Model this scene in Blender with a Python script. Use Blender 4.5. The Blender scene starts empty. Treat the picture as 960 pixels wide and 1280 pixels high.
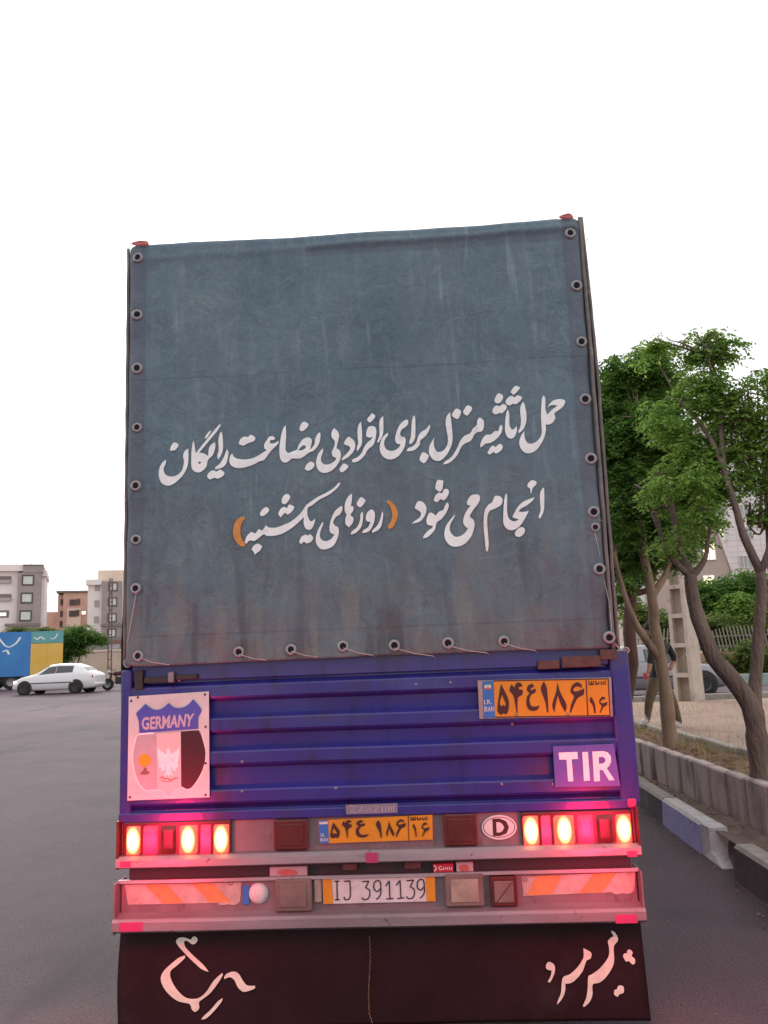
import bpy, bmesh, math, random
import numpy as np
from mathutils import Vector, Matrix, noise
from mathutils.geometry import tessellate_polygon
random.seed(7); np.random.seed(7)
R = math.radians
SC = bpy.context.scene
COL = SC.collection

# ---------------------------------------------------------------- camera
FOC, CX, CD, CH, YAW, PIT, ROL = 1040.0, 0.32924, 4.21917, 1.7254, 0.051617, 0.169763, 0.038491
CAM = Vector((CX, -CD, CH))
def ray(px, py):
    a, b = px-480, py-640
    c, s = math.cos(ROL), math.sin(ROL)
    u, v = (c*a-s*b)/FOC, (s*a+c*b)/FOC
    c, s = math.cos(PIT), math.sin(PIT)
    y, z = c+s*v, s-c*v
    c, s = math.cos(YAW), math.sin(YAW)
    return Vector((c*u-s*y, s*u+c*y, z))
def T(px, py, y=0.0):                      # where the line of sight meets the vertical plane at depth y
    d = ray(px, py); return CAM+d*((y-CAM.y)/d.y)
def G(px, py, z=0.0):                      # ... meets level z
    d = ray(px, py); return CAM+d*((z-CAM.z)/d.z)
cam = bpy.data.cameras.new('camera'); cam.sensor_fit = 'VERTICAL'; cam.sensor_height = 36
cam.lens = FOC*36/1280; cam.clip_end = 3000; cam.clip_start = 0.05
co = bpy.data.objects.new('camera', cam); COL.objects.link(co); SC.camera = co
fw = ray(480, 640).normalized(); rt = (ray(481, 640)-ray(480, 640)).normalized(); up = rt.cross(fw).normalized()
m = Matrix((rt, up, -fw)).transposed().to_4x4(); m.translation = CAM; co.matrix_world = m

# ---------------------------------------------------------------- sky, sun, exposure
SUN_EL, SUN_AZ = R(28), R(-25)             # azimuth measured from +Y towards +X
w = bpy.data.worlds.new('World'); SC.world = w; w.use_nodes = True
nt = w.node_tree; nt.nodes.clear()
sky = nt.nodes.new('ShaderNodeTexSky'); sky.sky_type = 'NISHITA'; sky.sun_disc = False
sky.sun_elevation = SUN_EL; sky.sun_rotation = SUN_AZ; sky.air_density = 1.0; sky.dust_density = 3.0; sky.ozone_density = 1.0
hs = nt.nodes.new('ShaderNodeHueSaturation'); hs.inputs['Saturation'].default_value = 0.22
cl = nt.nodes.new('ShaderNodeMix'); cl.data_type = 'RGBA'; cl.inputs[0].default_value = 0.72
cl.inputs[7].default_value = (11.35, 11.25, 11.6, 1)   # even veil of thin cloud
bg = nt.nodes.new('ShaderNodeBackground'); bg.inputs[1].default_value = 0.08
ow = nt.nodes.new('ShaderNodeOutputWorld')
nt.links.new(sky.outputs[0], hs.inputs['Color']); nt.links.new(hs.outputs[0], cl.inputs[6])
nt.links.new(cl.outputs[2], bg.inputs[0]); nt.links.new(bg.outputs[0], ow.inputs[0])
sl = bpy.data.lights.new('sun', 'SUN'); sl.energy = 0.6; sl.angle = R(25); sl.color = (1, 0.93, 0.85)
so = bpy.data.objects.new('sun', sl); COL.objects.link(so)
sd = Vector((math.sin(SUN_AZ)*math.cos(SUN_EL), math.cos(SUN_AZ)*math.cos(SUN_EL), math.sin(SUN_EL)))
so.rotation_euler = sd.to_track_quat('Z', 'Y').to_euler(); so.location = (0, 0, 30)
SC.render.engine = 'CYCLES'
SC.view_settings.view_transform = 'Standard'; SC.view_settings.look = 'None'
SC.view_settings.exposure = 0.8; SC.view_settings.gamma = 1

# ---------------------------------------------------------------- helpers
class MB:
    def __init__(s): s.v = []; s.f = []; s.mi = []
    def add(s, vs, fs, mi=0):
        o = len(s.v); s.v += [tuple(p) for p in vs]; s.f += [tuple(i+o for i in f) for f in fs]; s.mi += [mi]*len(fs)
    def box(s, x0, x1, y0, y1, z0, z1, mi=0, bev=0):
        x0, x1 = sorted((x0, x1)); y0, y1 = sorted((y0, y1)); z0, z1 = sorted((z0, z1))
        b = min(bev, (x1-x0)*.45, (y1-y0)*.45, (z1-z0)*.45)
        if b <= 0:
            vs = [(x, y, z) for x in (x0, x1) for y in (y0, y1) for z in (z0, z1)]
            s.add(vs, [(0,1,3,2),(4,6,7,5),(0,4,5,1),(2,3,7,6),(0,2,6,4),(1,5,7,3)], mi); return
        bm = bmesh.new(); bmesh.ops.create_cube(bm, size=1)
        for v in bm.verts: v.co = Vector(((x0+x1)/2+v.co.x*(x1-x0), (y0+y1)/2+v.co.y*(y1-y0), (z0+z1)/2+v.co.z*(z1-z0)))
        bmesh.ops.bevel(bm, geom=bm.edges[:], offset=b, segments=1, affect='EDGES')
        bm.verts.ensure_lookup_table(); bm.verts.index_update()
        s.add([v.co for v in bm.verts], [[v.index for v in f.verts] for f in bm.faces], mi); bm.free()
    def tube(s, pts, rad, n=8, mi=0, cap=True):
        pts = [Vector(p) for p in pts]; rs = rad if isinstance(rad, (list, tuple)) else [rad]*len(pts)
        vs = []; ref = Vector((0.13, 0.37, 0.92)).normalized()
        for i, p in enumerate(pts):
            t = (pts[min(i+1, len(pts)-1)]-pts[max(i-1, 0)]).normalized()
            a = t.cross(ref)
            if a.length < .1: a = t.cross(Vector((1, 0, 0)))
            a.normalize(); b = t.cross(a)
            for k in range(n):
                q = 2*math.pi*k/n; vs.append(p+(a*math.cos(q)+b*math.sin(q))*rs[i])
        fs = [(i*n+k, i*n+(k+1)%n, (i+1)*n+(k+1)%n, (i+1)*n+k) for i in range(len(pts)-1) for k in range(n)]
        if cap: fs += [tuple(range(n))[::-1], tuple(range((len(pts)-1)*n, len(pts)*n))]
        s.add(vs, fs, mi)
    def cyl(s, c, axis, r, h, n=20, mi=0):
        c = Vector(c); a = Vector(axis).normalized(); s.tube([c-a*h/2, c+a*h/2], r, n, mi)
    def lathe(s, c, axis, prof, n=24, mi=0):      # prof (radius, along)
        c = Vector(c); a = Vector(axis).normalized(); u = a.orthogonal().normalized(); v = a.cross(u)
        vs = [c+a*h+(u*math.cos(2*math.pi*k/n)+v*math.sin(2*math.pi*k/n))*r for r, h in prof for k in range(n)]
        fs = [(i*n+k, i*n+(k+1)%n, (i+1)*n+(k+1)%n, (i+1)*n+k) for i in range(len(prof)-1) for k in range(n)]
        s.add(vs, fs, mi)
    def poly(s, loops, mapf, mi=0):               # flat print: loops of 2-D points mapped into space
        flat = [p for l in loops for p in l]
        tris = tessellate_polygon([[Vector((p[0], p[1], 0)) for p in l] for l in loops])
        s.add([mapf(*p) for p in flat], [t for t in tris], mi)
    def build(s, name, mats, parent=None, smooth=False, loc=None):
        me = bpy.data.meshes.new(name); me.from_pydata(s.v, [], s.f)
        for mm in (mats if isinstance(mats, (list, tuple)) else [mats]): me.materials.append(mm)
        me.polygons.foreach_set('material_index', s.mi)
        if smooth: me.polygons.foreach_set('use_smooth', [True]*len(s.f))
        me.update()
        o = bpy.data.objects.new(name, me); COL.objects.link(o)
        if parent: o.parent = parent
        if loc: o.location = loc
        return o
def fixn(o):
    bm = bmesh.new(); bm.from_mesh(o.data); bmesh.ops.recalc_face_normals(bm, faces=bm.faces); bm.to_mesh(o.data); bm.free(); return o
def tag(o, label=None, cat=None, group=None, kind=None):
    if label: o['label'] = label
    if cat: o['category'] = cat
    if group: o['group'] = group
    if kind: o['kind'] = kind
    return o
def empty(name, loc=(0, 0, 0), rz=0, **k):
    o = bpy.data.objects.new(name, None); COL.objects.link(o); o.location = loc; o.rotation_euler = (0, 0, rz)
    return tag(o, **k)
def dup(o, parent=None):
    c = o.copy(); COL.objects.link(c)
    if parent: c.parent = parent
    for ch in [x for x in bpy.data.objects if x.parent == o]: dup(ch, c)
    return c
def srgb(r, g, b):
    f = lambda c: (c/255/12.92) if c <= 10 else ((c/255+.055)/1.055)**2.4
    return (f(r), f(g), f(b))
def mat(name, c, rough=.6, metal=0, c2=None, scale=4, det=5, bump=0, bscale=60, bdist=.004, lo=.35, hi=.65, stretch=(1, 1, 1),
        spec=.5, em=None, ems=0, c3=None, scale3=1.2, lo3=.5, hi3=.7, coat=0):
    m = bpy.data.materials.new(name); m.use_nodes = True; n = m.node_tree.nodes; L = m.node_tree.links
    p = n['Principled BSDF']; p.inputs['Base Color'].default_value = (*c, 1); p.inputs['Roughness'].default_value = rough
    p.inputs['Metallic'].default_value = metal; p.inputs['Specular IOR Level'].default_value = spec; p.inputs['Coat Weight'].default_value = coat
    tc = n.new('ShaderNodeTexCoord'); mp = n.new('ShaderNodeMapping'); mp.inputs['Scale'].default_value = stretch
    L.new(tc.outputs['Object'], mp.inputs[0])
    def layer(base, col, sc, a, b, d):
        t = n.new('ShaderNodeTexNoise'); t.inputs['Scale'].default_value = sc; t.inputs['Detail'].default_value = d; t.inputs['Roughness'].default_value = .62
        L.new(mp.outputs[0], t.inputs['Vector'])
        r = n.new('ShaderNodeMapRange'); r.inputs[1].default_value = a; r.inputs[2].default_value = b; L.new(t.outputs[0], r.inputs[0])
        x = n.new('ShaderNodeMix'); x.data_type = 'RGBA'; L.new(r.outputs[0], x.inputs[0])
        if base is None: x.inputs[6].default_value = (*c, 1)
        else: L.new(base, x.inputs[6])
        x.inputs[7].default_value = (*col, 1); return x.outputs[2]
    out = None
    if c2: out = layer(None, c2, scale, lo, hi, det)
    if c3: out = layer(out, c3, scale3, lo3, hi3, 6)
    if out: L.new(out, p.inputs['Base Color'])
    if bump:
        t = n.new('ShaderNodeTexNoise'); t.inputs['Scale'].default_value = bscale; t.inputs['Detail'].default_value = 6
        L.new(mp.outputs[0], t.inputs['Vector'])
        b = n.new('ShaderNodeBump'); b.inputs['Strength'].default_value = bump; b.inputs['Distance'].default_value = bdist
        L.new(t.outputs[0], b.inputs['Height']); L.new(b.outputs[0], p.inputs['Normal'])
    if em: p.inputs['Emission Color'].default_value = (*em, 1); p.inputs['Emission Strength'].default_value = ems
    return m
def smooth_loop(pts, n=3, closed=True):
    N = len(pts); out = []
    for i in range(N if closed else N-1):
        g = lambda j: pts[j % N] if closed else pts[max(0, min(N-1, j))]
        p0, p1, p2, p3 = g(i-1), g(i), g(i+1), g(i+2)
        def sharp(a, b, c):
            u = Vector((b[0]-a[0], b[1]-a[1])); v = Vector((c[0]-b[0], c[1]-b[1]))
            return u.length > 0 and v.length > 0 and u.normalized().dot(v.normalized()) < 0.15
        t1 = (0, 0) if sharp(p0, p1, p2) else ((p2[0]-p0[0])*.5, (p2[1]-p0[1])*.5)
        t2 = (0, 0) if sharp(p1, p2, p3) else ((p3[0]-p1[0])*.5, (p3[1]-p1[1])*.5)
        d = math.hypot(p2[0]-p1[0], p2[1]-p1[1])
        def clampt(t):
            l = math.hypot(*t); return t if l <= d*1.2 or l == 0 else (t[0]*d*1.2/l, t[1]*d*1.2/l)
        t1, t2 = clampt(t1), clampt(t2)
        for k in range(n):
            t = k/n; a, b, c, e = 2*t**3-3*t*t+1, t**3-2*t*t+t, -2*t**3+3*t*t, t**3-t*t
            out.append((a*p1[0]+b*t1[0]+c*p2[0]+e*t2[0], a*p1[1]+b*t1[1]+c*p2[1]+e*t2[1]))
    if not closed: out.append(pts[-1])
    return out
def P(s):
    v = [float(q) for q in s.replace(',', ' ').split()]; return list(zip(v[::2], v[1::2]))
def text_loops(body, bold=0.0):
    cu = bpy.data.curves.new('print', 'FONT'); cu.body = body; cu.resolution_u = 3; cu.offset = bold
    o = bpy.data.objects.new('print', cu); COL.objects.link(o)
    dg = bpy.context.evaluated_depsgraph_get(); dg.update()
    me = bpy.data.meshes.new_from_object(o.evaluated_get(dg))
    vs = [(v.co.x, v.co.y) for v in me.vertices]; fs = [tuple(p.vertices) for p in me.polygons]
    bpy.data.objects.remove(o); bpy.data.curves.remove(cu); bpy.data.meshes.remove(me)
    xs = [v[0] for v in vs]; ys = [v[1] for v in vs]; a, b, c, d = min(xs), max(xs), min(ys), max(ys)
    return [((x-a)/(b-a), (y-c)/(d-c)) for x, y in vs], fs
def quad(tl, tr, br, bl):
    def f(u, v):
        x = (tl[0]*(1-u)+tr[0]*u)*v+(bl[0]*(1-u)+br[0]*u)*(1-v); y = (tl[1]*(1-u)+tr[1]*u)*v+(bl[1]*(1-u)+br[1]*u)*(1-v)
        return x, y
    return f
def ribbon(pts, wd, mapf, mb, n=5):
    pts = smooth_loop(pts, n, False); L_ = []; R_ = []
    for i, p in enumerate(pts):
        a = pts[max(i-1, 0)]; b = pts[min(i+1, len(pts)-1)]; dx, dy = b[0]-a[0], b[1]-a[1]; l = math.hypot(dx, dy) or 1
        L_.append((p[0]-dy/l*wd/2, p[1]+dx/l*wd/2)); R_.append((p[0]+dy/l*wd/2, p[1]-dx/l*wd/2))
    k = len(pts); mb.add([mapf(*q) for q in L_+R_], [(i, i+1, k+i+1, k+i) for i in range(k-1)])

# ---------------------------------------------------------------- materials
M = {}
M['asphalt'] = mat('asphalt', (.088, .050, .066), .8, c2=(.112, .070, .088), scale=1.1, det=9, bump=.9, bscale=110, bdist=.010, c3=(.046, .032, .042), scale3=.5, lo3=.5, hi3=.72)
def asphalt_detail():
    n = M['asphalt'].node_tree.nodes; L = M['asphalt'].node_tree.links; p = n['Principled BSDF']; src = p.inputs['Base Color'].links[0].from_socket
    tc = n.new('ShaderNodeTexCoord')
    def nz(sc, det, a, b, st=(1, 1, 1), vor=False):
        mp = n.new('ShaderNodeMapping'); mp.inputs['Scale'].default_value = st; L.new(tc.outputs['Object'], mp.inputs[0])
        t = n.new('ShaderNodeTexVoronoi' if vor else 'ShaderNodeTexNoise'); t.inputs['Scale'].default_value = sc
        if vor: t.feature = 'DISTANCE_TO_EDGE'
        else: t.inputs['Detail'].default_value = det; t.inputs['Distortion'].default_value = .3
        if vor:
            w_ = n.new('ShaderNodeTexNoise'); w_.inputs['Scale'].default_value = 2.2; w_.inputs['Detail'].default_value = 6; L.new(mp.outputs[0], w_.inputs['Vector'])
            v_ = n.new('ShaderNodeMix'); v_.data_type = 'VECTOR'; v_.inputs[0].default_value = .28; L.new(mp.outputs[0], v_.inputs[4]); L.new(w_.outputs[1], v_.inputs[5]); L.new(v_.outputs[1], t.inputs['Vector'])
        else: L.new(mp.outputs[0], t.inputs['Vector'])
        r = n.new('ShaderNodeMapRange'); r.inputs[1].default_value = a; r.inputs[2].default_value = b; L.new(t.outputs[0], r.inputs[0]); return r.outputs[0]
    def mul(base, fac, col):
        x = n.new('ShaderNodeMix'); x.data_type = 'RGBA'; L.new(fac, x.inputs[0]); L.new(base, x.inputs[6]); x.inputs[7].default_value = (*col, 1); return x.outputs[2]
    src = mul(src, nz(70, 3, .52, .72), (.135, .115, .118))       # pale aggregate
    src = mul(src, nz(95, 3, .50, .70), (.020, .015, .018))       # pits
    src = mul(src, nz(1.3, 7, .60, .72, (1, .22, 1)), (.036, .026, .032))   # oily wheel tracks
    L.new(src, p.inputs['Base Color'])
asphalt_detail()
M['tan_dirt'] = mat('dry_dirt', (.36, .245, .185), .95, c2=(.28, .19, .145), scale=2.5, det=9, bump=.8, bscale=30, bdist=.02, c3=(.40, .29, .21), scale3=.8)
M['soil'] = mat('planter_soil', (.21, .115, .062), .95, c2=(.13, .07, .04), scale=7, det=9, bump=1, bscale=40, bdist=.03, c3=(.27, .17, .09), scale3=3)
M['concrete'] = mat('old_concrete', (.54, .46, .39), .9, c2=(.45, .37, .31), scale=5, det=8, bump=.5, bscale=50, c3=(.24, .19, .16), scale3=2.2, lo3=.55, hi3=.75)
M['blockstone'] = mat('wall_block', (.50, .395, .37), .9, c2=(.41, .315, .30), scale=6, det=8, bump=.6, bscale=45, c3=(.17, .13, .125), scale3=3, lo3=.55, hi3=.75, stretch=(1, 1, .5))
M['mortar'] = mat('dark_mortar', (.10, .075, .07), .95, bump=.4)
M['kerb_dark'] = mat('kerb_dark_paint', (.085, .07, .08), .85, c2=(.12, .10, .105), scale=9, bump=.6, bscale=60, c3=(.19, .17, .17), scale3=5, lo3=.6, hi3=.7)
M['kerb_top'] = mat('kerb_top', (.36, .32, .29), .9, c2=(.27, .24, .21), scale=9, bump=.5, bscale=60)
M['kerb_lav'] = mat('kerb_lavender_paint', (.36, .34, .62), .8, c2=(.44, .41, .66), scale=9, bump=.5, bscale=60, c3=(.26, .22, .36), scale3=5, lo3=.62, hi3=.75)
M['kerb_white'] = mat('kerb_white_paint', (.62, .58, .57), .8, c2=(.5, .46, .45), scale=9, bump=.5, bscale=60)
M['purple'] = mat('purple_truck_paint', (.024, .019, .175), .33, c2=(.032, .024, .20), scale=2, bump=.12, bscale=18, bdist=.004, c3=(.03, .017, .06), scale3=5, lo3=.52, hi3=.8, coat=.2)
M['alu'] = mat('dull_aluminium', (.30, .26, .275), .45, .45, c2=(.23, .19, .20), scale=6, bump=.15, bscale=30, c3=(.14, .10, .105), scale3=9, lo3=.6, hi3=.75, stretch=(.35, 1, 1.5))
M['alu_panel'] = mat('dusty_grey_panel', (.20, .145, .155), .65, .1, c2=(.145, .10, .11), scale=7, bump=.15, bscale=30, c3=(.16, .10, .11), scale3=6, lo3=.55, hi3=.75)
M['rubber'] = mat('red_tinted_rubber', (.017, .005, .006), .62, c2=(.026, .009, .012), scale=3, bump=.4, spec=.2, bscale=22, bdist=.006, c3=(.038, .020, .022), scale3=2, lo3=.58, hi3=.8)  # black rubber with the tail lamps' red glow mixed into its colour
M['dark'] = mat('dark_steel', (.03, .026, .028), .7, bump=.2)
M['hole'] = mat('dark_opening', (.006, .006, .008), .95)
M['ring'] = mat('eyelet_metal', (.34, .34, .35), .5, .25, c2=(.22, .21, .21), scale=40, c3=(.20, .11, .07), scale3=30, lo3=.6, hi3=.7)
M['cord'] = mat('pale_cord', (.50, .46, .42), .8, c2=(.34, .31, .28), scale=60)
M['paint_white'] = mat('white_brush_paint', (.86, .86, .84), .7, c2=(.76, .76, .74), scale=22, det=7, bump=.2, bscale=90, c3=(.45, .44, .45), scale3=14, lo3=.62, hi3=.8)
M['paint_cream'] = mat('cream_brush_paint', (.78, .74, .60), .7, c2=(.66, .62, .50), scale=22, bump=.2, bscale=90)
M['paint_orange'] = mat('orange_brush_paint', (.68, .27, .05), .7, c2=(.55, .21, .05), scale=26, bump=.2, bscale=90)
M['red_tape'] = mat('red_tape', (.40, .08, .085), .6, c2=(.46, .13, .12), scale=30)
M['pink_tape'] = mat('magenta_tape', (.40, .03, .13), .5, c2=(.34, .035, .12), scale=30)
M['plate_yellow'] = mat('plate_yellow', (.62, .25, .006), .5, c2=(.54, .215, .006), scale=8)
M['plate_ink'] = mat('plate_ink', (.05, .008, .008), .6)
M['plate_blue'] = mat('plate_blue', (.03, .14, .42), .5)
M['plate_white'] = mat('plate_white', (.60, .56, .55), .55, c2=(.50, .46, .45), scale=14)
M['plate_grey'] = mat('plate_frame', (.36, .28, .26), .6, c2=(.25, .19, .18), scale=30)
M['white'] = mat('white_enamel', (.62, .61, .58), .5, c2=(.50, .49, .47), scale=5, c3=(.42, .37, .33), scale3=7, lo3=.62, hi3=.8)
M['sign_grey'] = mat('sign_grey', (.42, .37, .38), .6, c2=(.36, .31, .32), scale=9)
M['sign_pale'] = mat('sign_pale', (.56, .51, .48), .6)
M['sign_blue'] = mat('sign_blue', (.055, .065, .34), .5, c2=(.07, .08, .38), scale=7)
M['sign_red'] = mat('sign_dark_red', (.03, .002, .005), .5, c2=(.05, .003, .008), scale=9)
M['sign_brown'] = mat('sign_brown', (.22, .10, .07), .6)
M['sign_red2'] = mat('sign_faded_red', (.42, .12, .10), .6)
M['sign_orange'] = mat('sign_orange', (.80, .34, .01), .5)
M['tir_blue'] = mat('tir_plate', (.07, .07, .33), .45, c2=(.12, .095, .36), scale=4)
M['refl_dark'] = mat('dark_red_reflector', (.065, .010, .010), .35, c2=(.095, .016, .013), scale=12)
M['refl_brown'] = mat('grey_brown_lens', (.13, .09, .08), .4, c2=(.19, .14, .12), scale=10)
M['refl_cream'] = mat('dusty_cream_lens', (.36, .31, .23), .5, c2=(.24, .19, .15), scale=10)
M['chev_white'] = mat('retro_white', (.44, .36, .31), .5, c2=(.34, .27, .24), scale=20, c3=(.3, .22, .2), scale3=12, lo3=.62, hi3=.75)
M['chev_orange'] = mat('retro_orange', (.56, .25, .08), .5, c2=(.44, .20, .08), scale=20)
M['bark'] = mat('grey_brown_bark', (.185, .13, .105), .95, c2=(.12, .082, .068), scale=7, det=9, bump=1, bscale=34, bdist=.04, stretch=(1, 1, .3), c3=(.25, .18, .14), scale3=3)
M['bark_light'] = mat('pale_tan_bark', (.34, .23, .155), .9, c2=(.21, .135, .09), scale=9, det=9, bump=.8, bscale=20, bdist=.015, stretch=(1, 1, .35), c3=(.40, .29, .20), scale3=3)
M['bark_red'] = mat('dark_reddish_bark', (.13, .065, .045), .95, c2=(.085, .045, .035), scale=7, bump=1, bscale=24, bdist=.02, stretch=(1, 1, .3))

def leaf_mat(name, a, b, c):
    m = bpy.data.materials.new(name); m.use_nodes = True; n = m.node_tree.nodes; L = m.node_tree.links
    p = n['Principled BSDF']; p.inputs['Roughness'].default_value = .5; p.inputs['Specular IOR Level'].default_value = .3
    g = n.new('ShaderNodeNewGeometry'); r = n.new('ShaderNodeValToRGB')
    r.color_ramp.elements[0].color = (*a, 1); r.color_ramp.elements[1].color = (*c, 1); e = r.color_ramp.elements.new(.55); e.color = (*b, 1)
    L.new(g.outputs['Random Per Island'], r.inputs[0]); L.new(r.outputs[0], p.inputs['Base Color'])
    t = n.new('ShaderNodeBsdfTranslucent'); L.new(r.outputs[0], t.inputs[0])
    x = n.new('ShaderNodeMixShader'); x.inputs[0].default_value = .55
    L.new(p.outputs[0], x.inputs[1]); L.new(t.outputs[0], x.inputs[2]); L.new(x.outputs[0], n['Material Output'].inputs[0]); return m
M['leaf'] = leaf_mat('leaf_green', (.095, .18, .028), (.19, .33, .055), (.32, .48, .11))
M['leaf_dark'] = leaf_mat('leaf_dark_green', (.055, .125, .022), (.10, .21, .036), (.18, .31, .06))
M['leaf_olive'] = leaf_mat('leaf_olive', (.07, .10, .02), (.12, .17, .035), (.20, .26, .06))

def wear(key, col, sc, lo, hi, st=(1, 1, 1), amt=1.0):
    nt = M[key].node_tree; n = nt.nodes; L = nt.links; p = n['Principled BSDF']; src = p.inputs['Base Color'].links[0].from_socket
    tc = n.new('ShaderNodeTexCoord'); mp = n.new('ShaderNodeMapping'); mp.inputs['Scale'].default_value = st; L.new(tc.outputs['Object'], mp.inputs[0])
    t = n.new('ShaderNodeTexNoise'); t.inputs['Scale'].default_value = sc; t.inputs['Detail'].default_value = 8; t.inputs['Roughness'].default_value = .7; L.new(mp.outputs[0], t.inputs['Vector'])
    r = n.new('ShaderNodeMapRange'); r.inputs[1].default_value = lo; r.inputs[2].default_value = hi; r.inputs[4].default_value = amt; L.new(t.outputs[0], r.inputs[0])
    x = n.new('ShaderNodeMix'); x.data_type = 'RGBA'; L.new(r.outputs[0], x.inputs[0]); L.new(src, x.inputs[6]); x.inputs[7].default_value = (*col, 1); L.new(x.outputs[2], p.inputs['Base Color'])
wear('purple', (.10, .065, .06), 26, .66, .69); wear('purple', (.055, .04, .07), 5, .5, .68, (.35, 1, 2.2), .35); wear('purple', (.012, .008, .03), 3, .52, .66, (2.5, 1, .5), .5)
wear('alu', (.09, .05, .04), 22, .62, .68, (1, 1, 1), .8); wear('alu_panel', (.07, .04, .035), 12, .56, .70, (1.6, 1, .6), .7)
wear('white', (.34, .27, .22), 9, .58, .72, (1, 1, .6), .5); wear('chev_white', (.22, .15, .12), 14, .58, .70, (1, 1, .7), .6); wear('chev_orange', (.30, .16, .09), 14, .58, .70, (1, 1, .7), .6)
wear('plate_white', (.28, .22, .20), 18, .58, .72, amt=.5); wear('plate_yellow', (.34, .16, .03), 18, .60, .72, amt=.5); wear('kerb_lav', (.16, .13, .15), 24, .58, .64); wear('kerb_white', (.30, .25, .23), 20, .56, .66); wear('blockstone', (.20, .15, .14), 4, .54, .70, (1.5, 1.5, .5), .6)

# lamp glass: the bulb behind it is hottest in the middle
def lamp_mat(name, core, rim, s_core, s_rim, rad):
    m = bpy.data.materials.new(name); m.use_nodes = True; n = m.node_tree.nodes; L = m.node_tree.links
    p = n['Principled BSDF']; p.inputs['Base Color'].default_value = (.5, .02, .02, 1); p.inputs['Roughness'].default_value = .25
    tc = n.new('ShaderNodeTexCoord'); mp = n.new('ShaderNodeMapping'); mp.inputs['Scale'].default_value = rad
    ln = n.new('ShaderNodeVectorMath'); ln.operation = 'LENGTH'
    L.new(tc.outputs['Object'], mp.inputs[0]); L.new(mp.outputs[0], ln.inputs[0])
    r = n.new('ShaderNodeMapRange'); r.inputs[1].default_value = .12; r.inputs[2].default_value = 1.0; r.interpolation_type = 'SMOOTHSTEP'
    L.new(ln.outputs['Value'], r.inputs[0])
    x = n.new('ShaderNodeMix'); x.data_type = 'RGBA'; x.inputs[6].default_value = (*core, 1); x.inputs[7].default_value = (*rim, 1)
    y = n.new('ShaderNodeMix'); y.data_type = 'FLOAT'; y.inputs[2].default_value = s_core; y.inputs[3].default_value = s_rim
    L.new(r.outputs[0], x.inputs[0]); L.new(r.outputs[0], y.inputs[0])
    L.new(x.outputs[2], p.inputs['Emission Color']); L.new(y.outputs[0], p.inputs['Emission Strength']); return m
M['lamp_hot'] = lamp_mat('lit_lamp_glass', (1, .58, .12), (1, .05, .03), 13, 1.9, (25, 1, 13.5))
M['lamp_red'] = lamp_mat('red_lamp_glass', (1, .02, .07), (1, .012, .055), 2.2, 1.2, (14, 1, 14))

# =============================================================== GROUND
def zg(x, y): return 0.0 if y < 4 else min(.014*(y-4), .8)
xs = sorted(set([-900, -400, -200, -120, -80, -50, -30, -20]+list(np.arange(-14, 3.01, 1.0))+[3, 8, 20, 40, 80, 200, 400, 900]))
ys = sorted(set([-60, -20, -8]+list(np.arange(-5, 64, 1.5))+[64, 90, 150, 300, 600, 1500]))
g = MB(); g.add([(x, y, zg(x, y)) for y in ys for x in xs], [(j*len(xs)+i, j*len(xs)+i+1, (j+1)*len(xs)+i+1, (j+1)*len(xs)+i) for j in range(len(ys)-1) for i in range(len(xs)-1)])
road = tag(g.build('road', M['asphalt']), kind='structure')
# worn pale band across the junction: give the asphalt its wear bands along y
n_ = M['asphalt'].node_tree; p_ = n_.nodes['Principled BSDF']; src = p_.inputs['Base Color'].links[0].from_socket
tc_ = n_.nodes.new('ShaderNodeTexCoord'); sp_ = n_.nodes.new('ShaderNodeSeparateXYZ'); n_.links.new(tc_.outputs['Object'], sp_.inputs[0])
nz_ = n_.nodes.new('ShaderNodeTexNoise'); nz_.inputs['Scale'].default_value = .35; nz_.inputs['Detail'].default_value = 4
ad_ = n_.nodes.new('ShaderNodeMath'); ad_.operation = 'MULTIPLY_ADD'; ad_.inputs[1].default_value = 5; n_.links.new(nz_.outputs[0], ad_.inputs[0]); n_.links.new(sp_.outputs[1], ad_.inputs[2])
rp_ = n_.nodes.new('ShaderNodeValToRGB'); mr_ = n_.nodes.new('ShaderNodeMapRange'); mr_.inputs[1].default_value = 0; mr_.inputs[2].default_value = 60
n_.links.new(ad_.outputs[0], mr_.inputs[0]); n_.links.new(mr_.outputs[0], rp_.inputs[0])
rp_.color_ramp.elements[0].position = 0; rp_.color_ramp.elements[0].color = (1, 1, 1, 1)
for pos, v in ((.26, .92), (.30, .86), (.34, 1.02), (.40, 1.5), (.44, 1.5), (.50, 1.15)):
    e = rp_.color_ramp.elements.new(pos); e.color = (v, v, v, 1)
rp_.color_ramp.elements[-1].color = (1.25, 1.25, 1.25, 1)
mu_ = n_.nodes.new('ShaderNodeMix'); mu_.data_type = 'RGBA'; mu_.blend_type = 'MULTIPLY'; mu_.inputs[0].default_value = 1
mu_.clamp_result = False
n_.links.new(src, mu_.inputs[6]); n_.links.new(rp_.outputs[0], mu_.inputs[7]); n_.links.new(mu_.outputs[2], p_.inputs['Base Color'])

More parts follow.
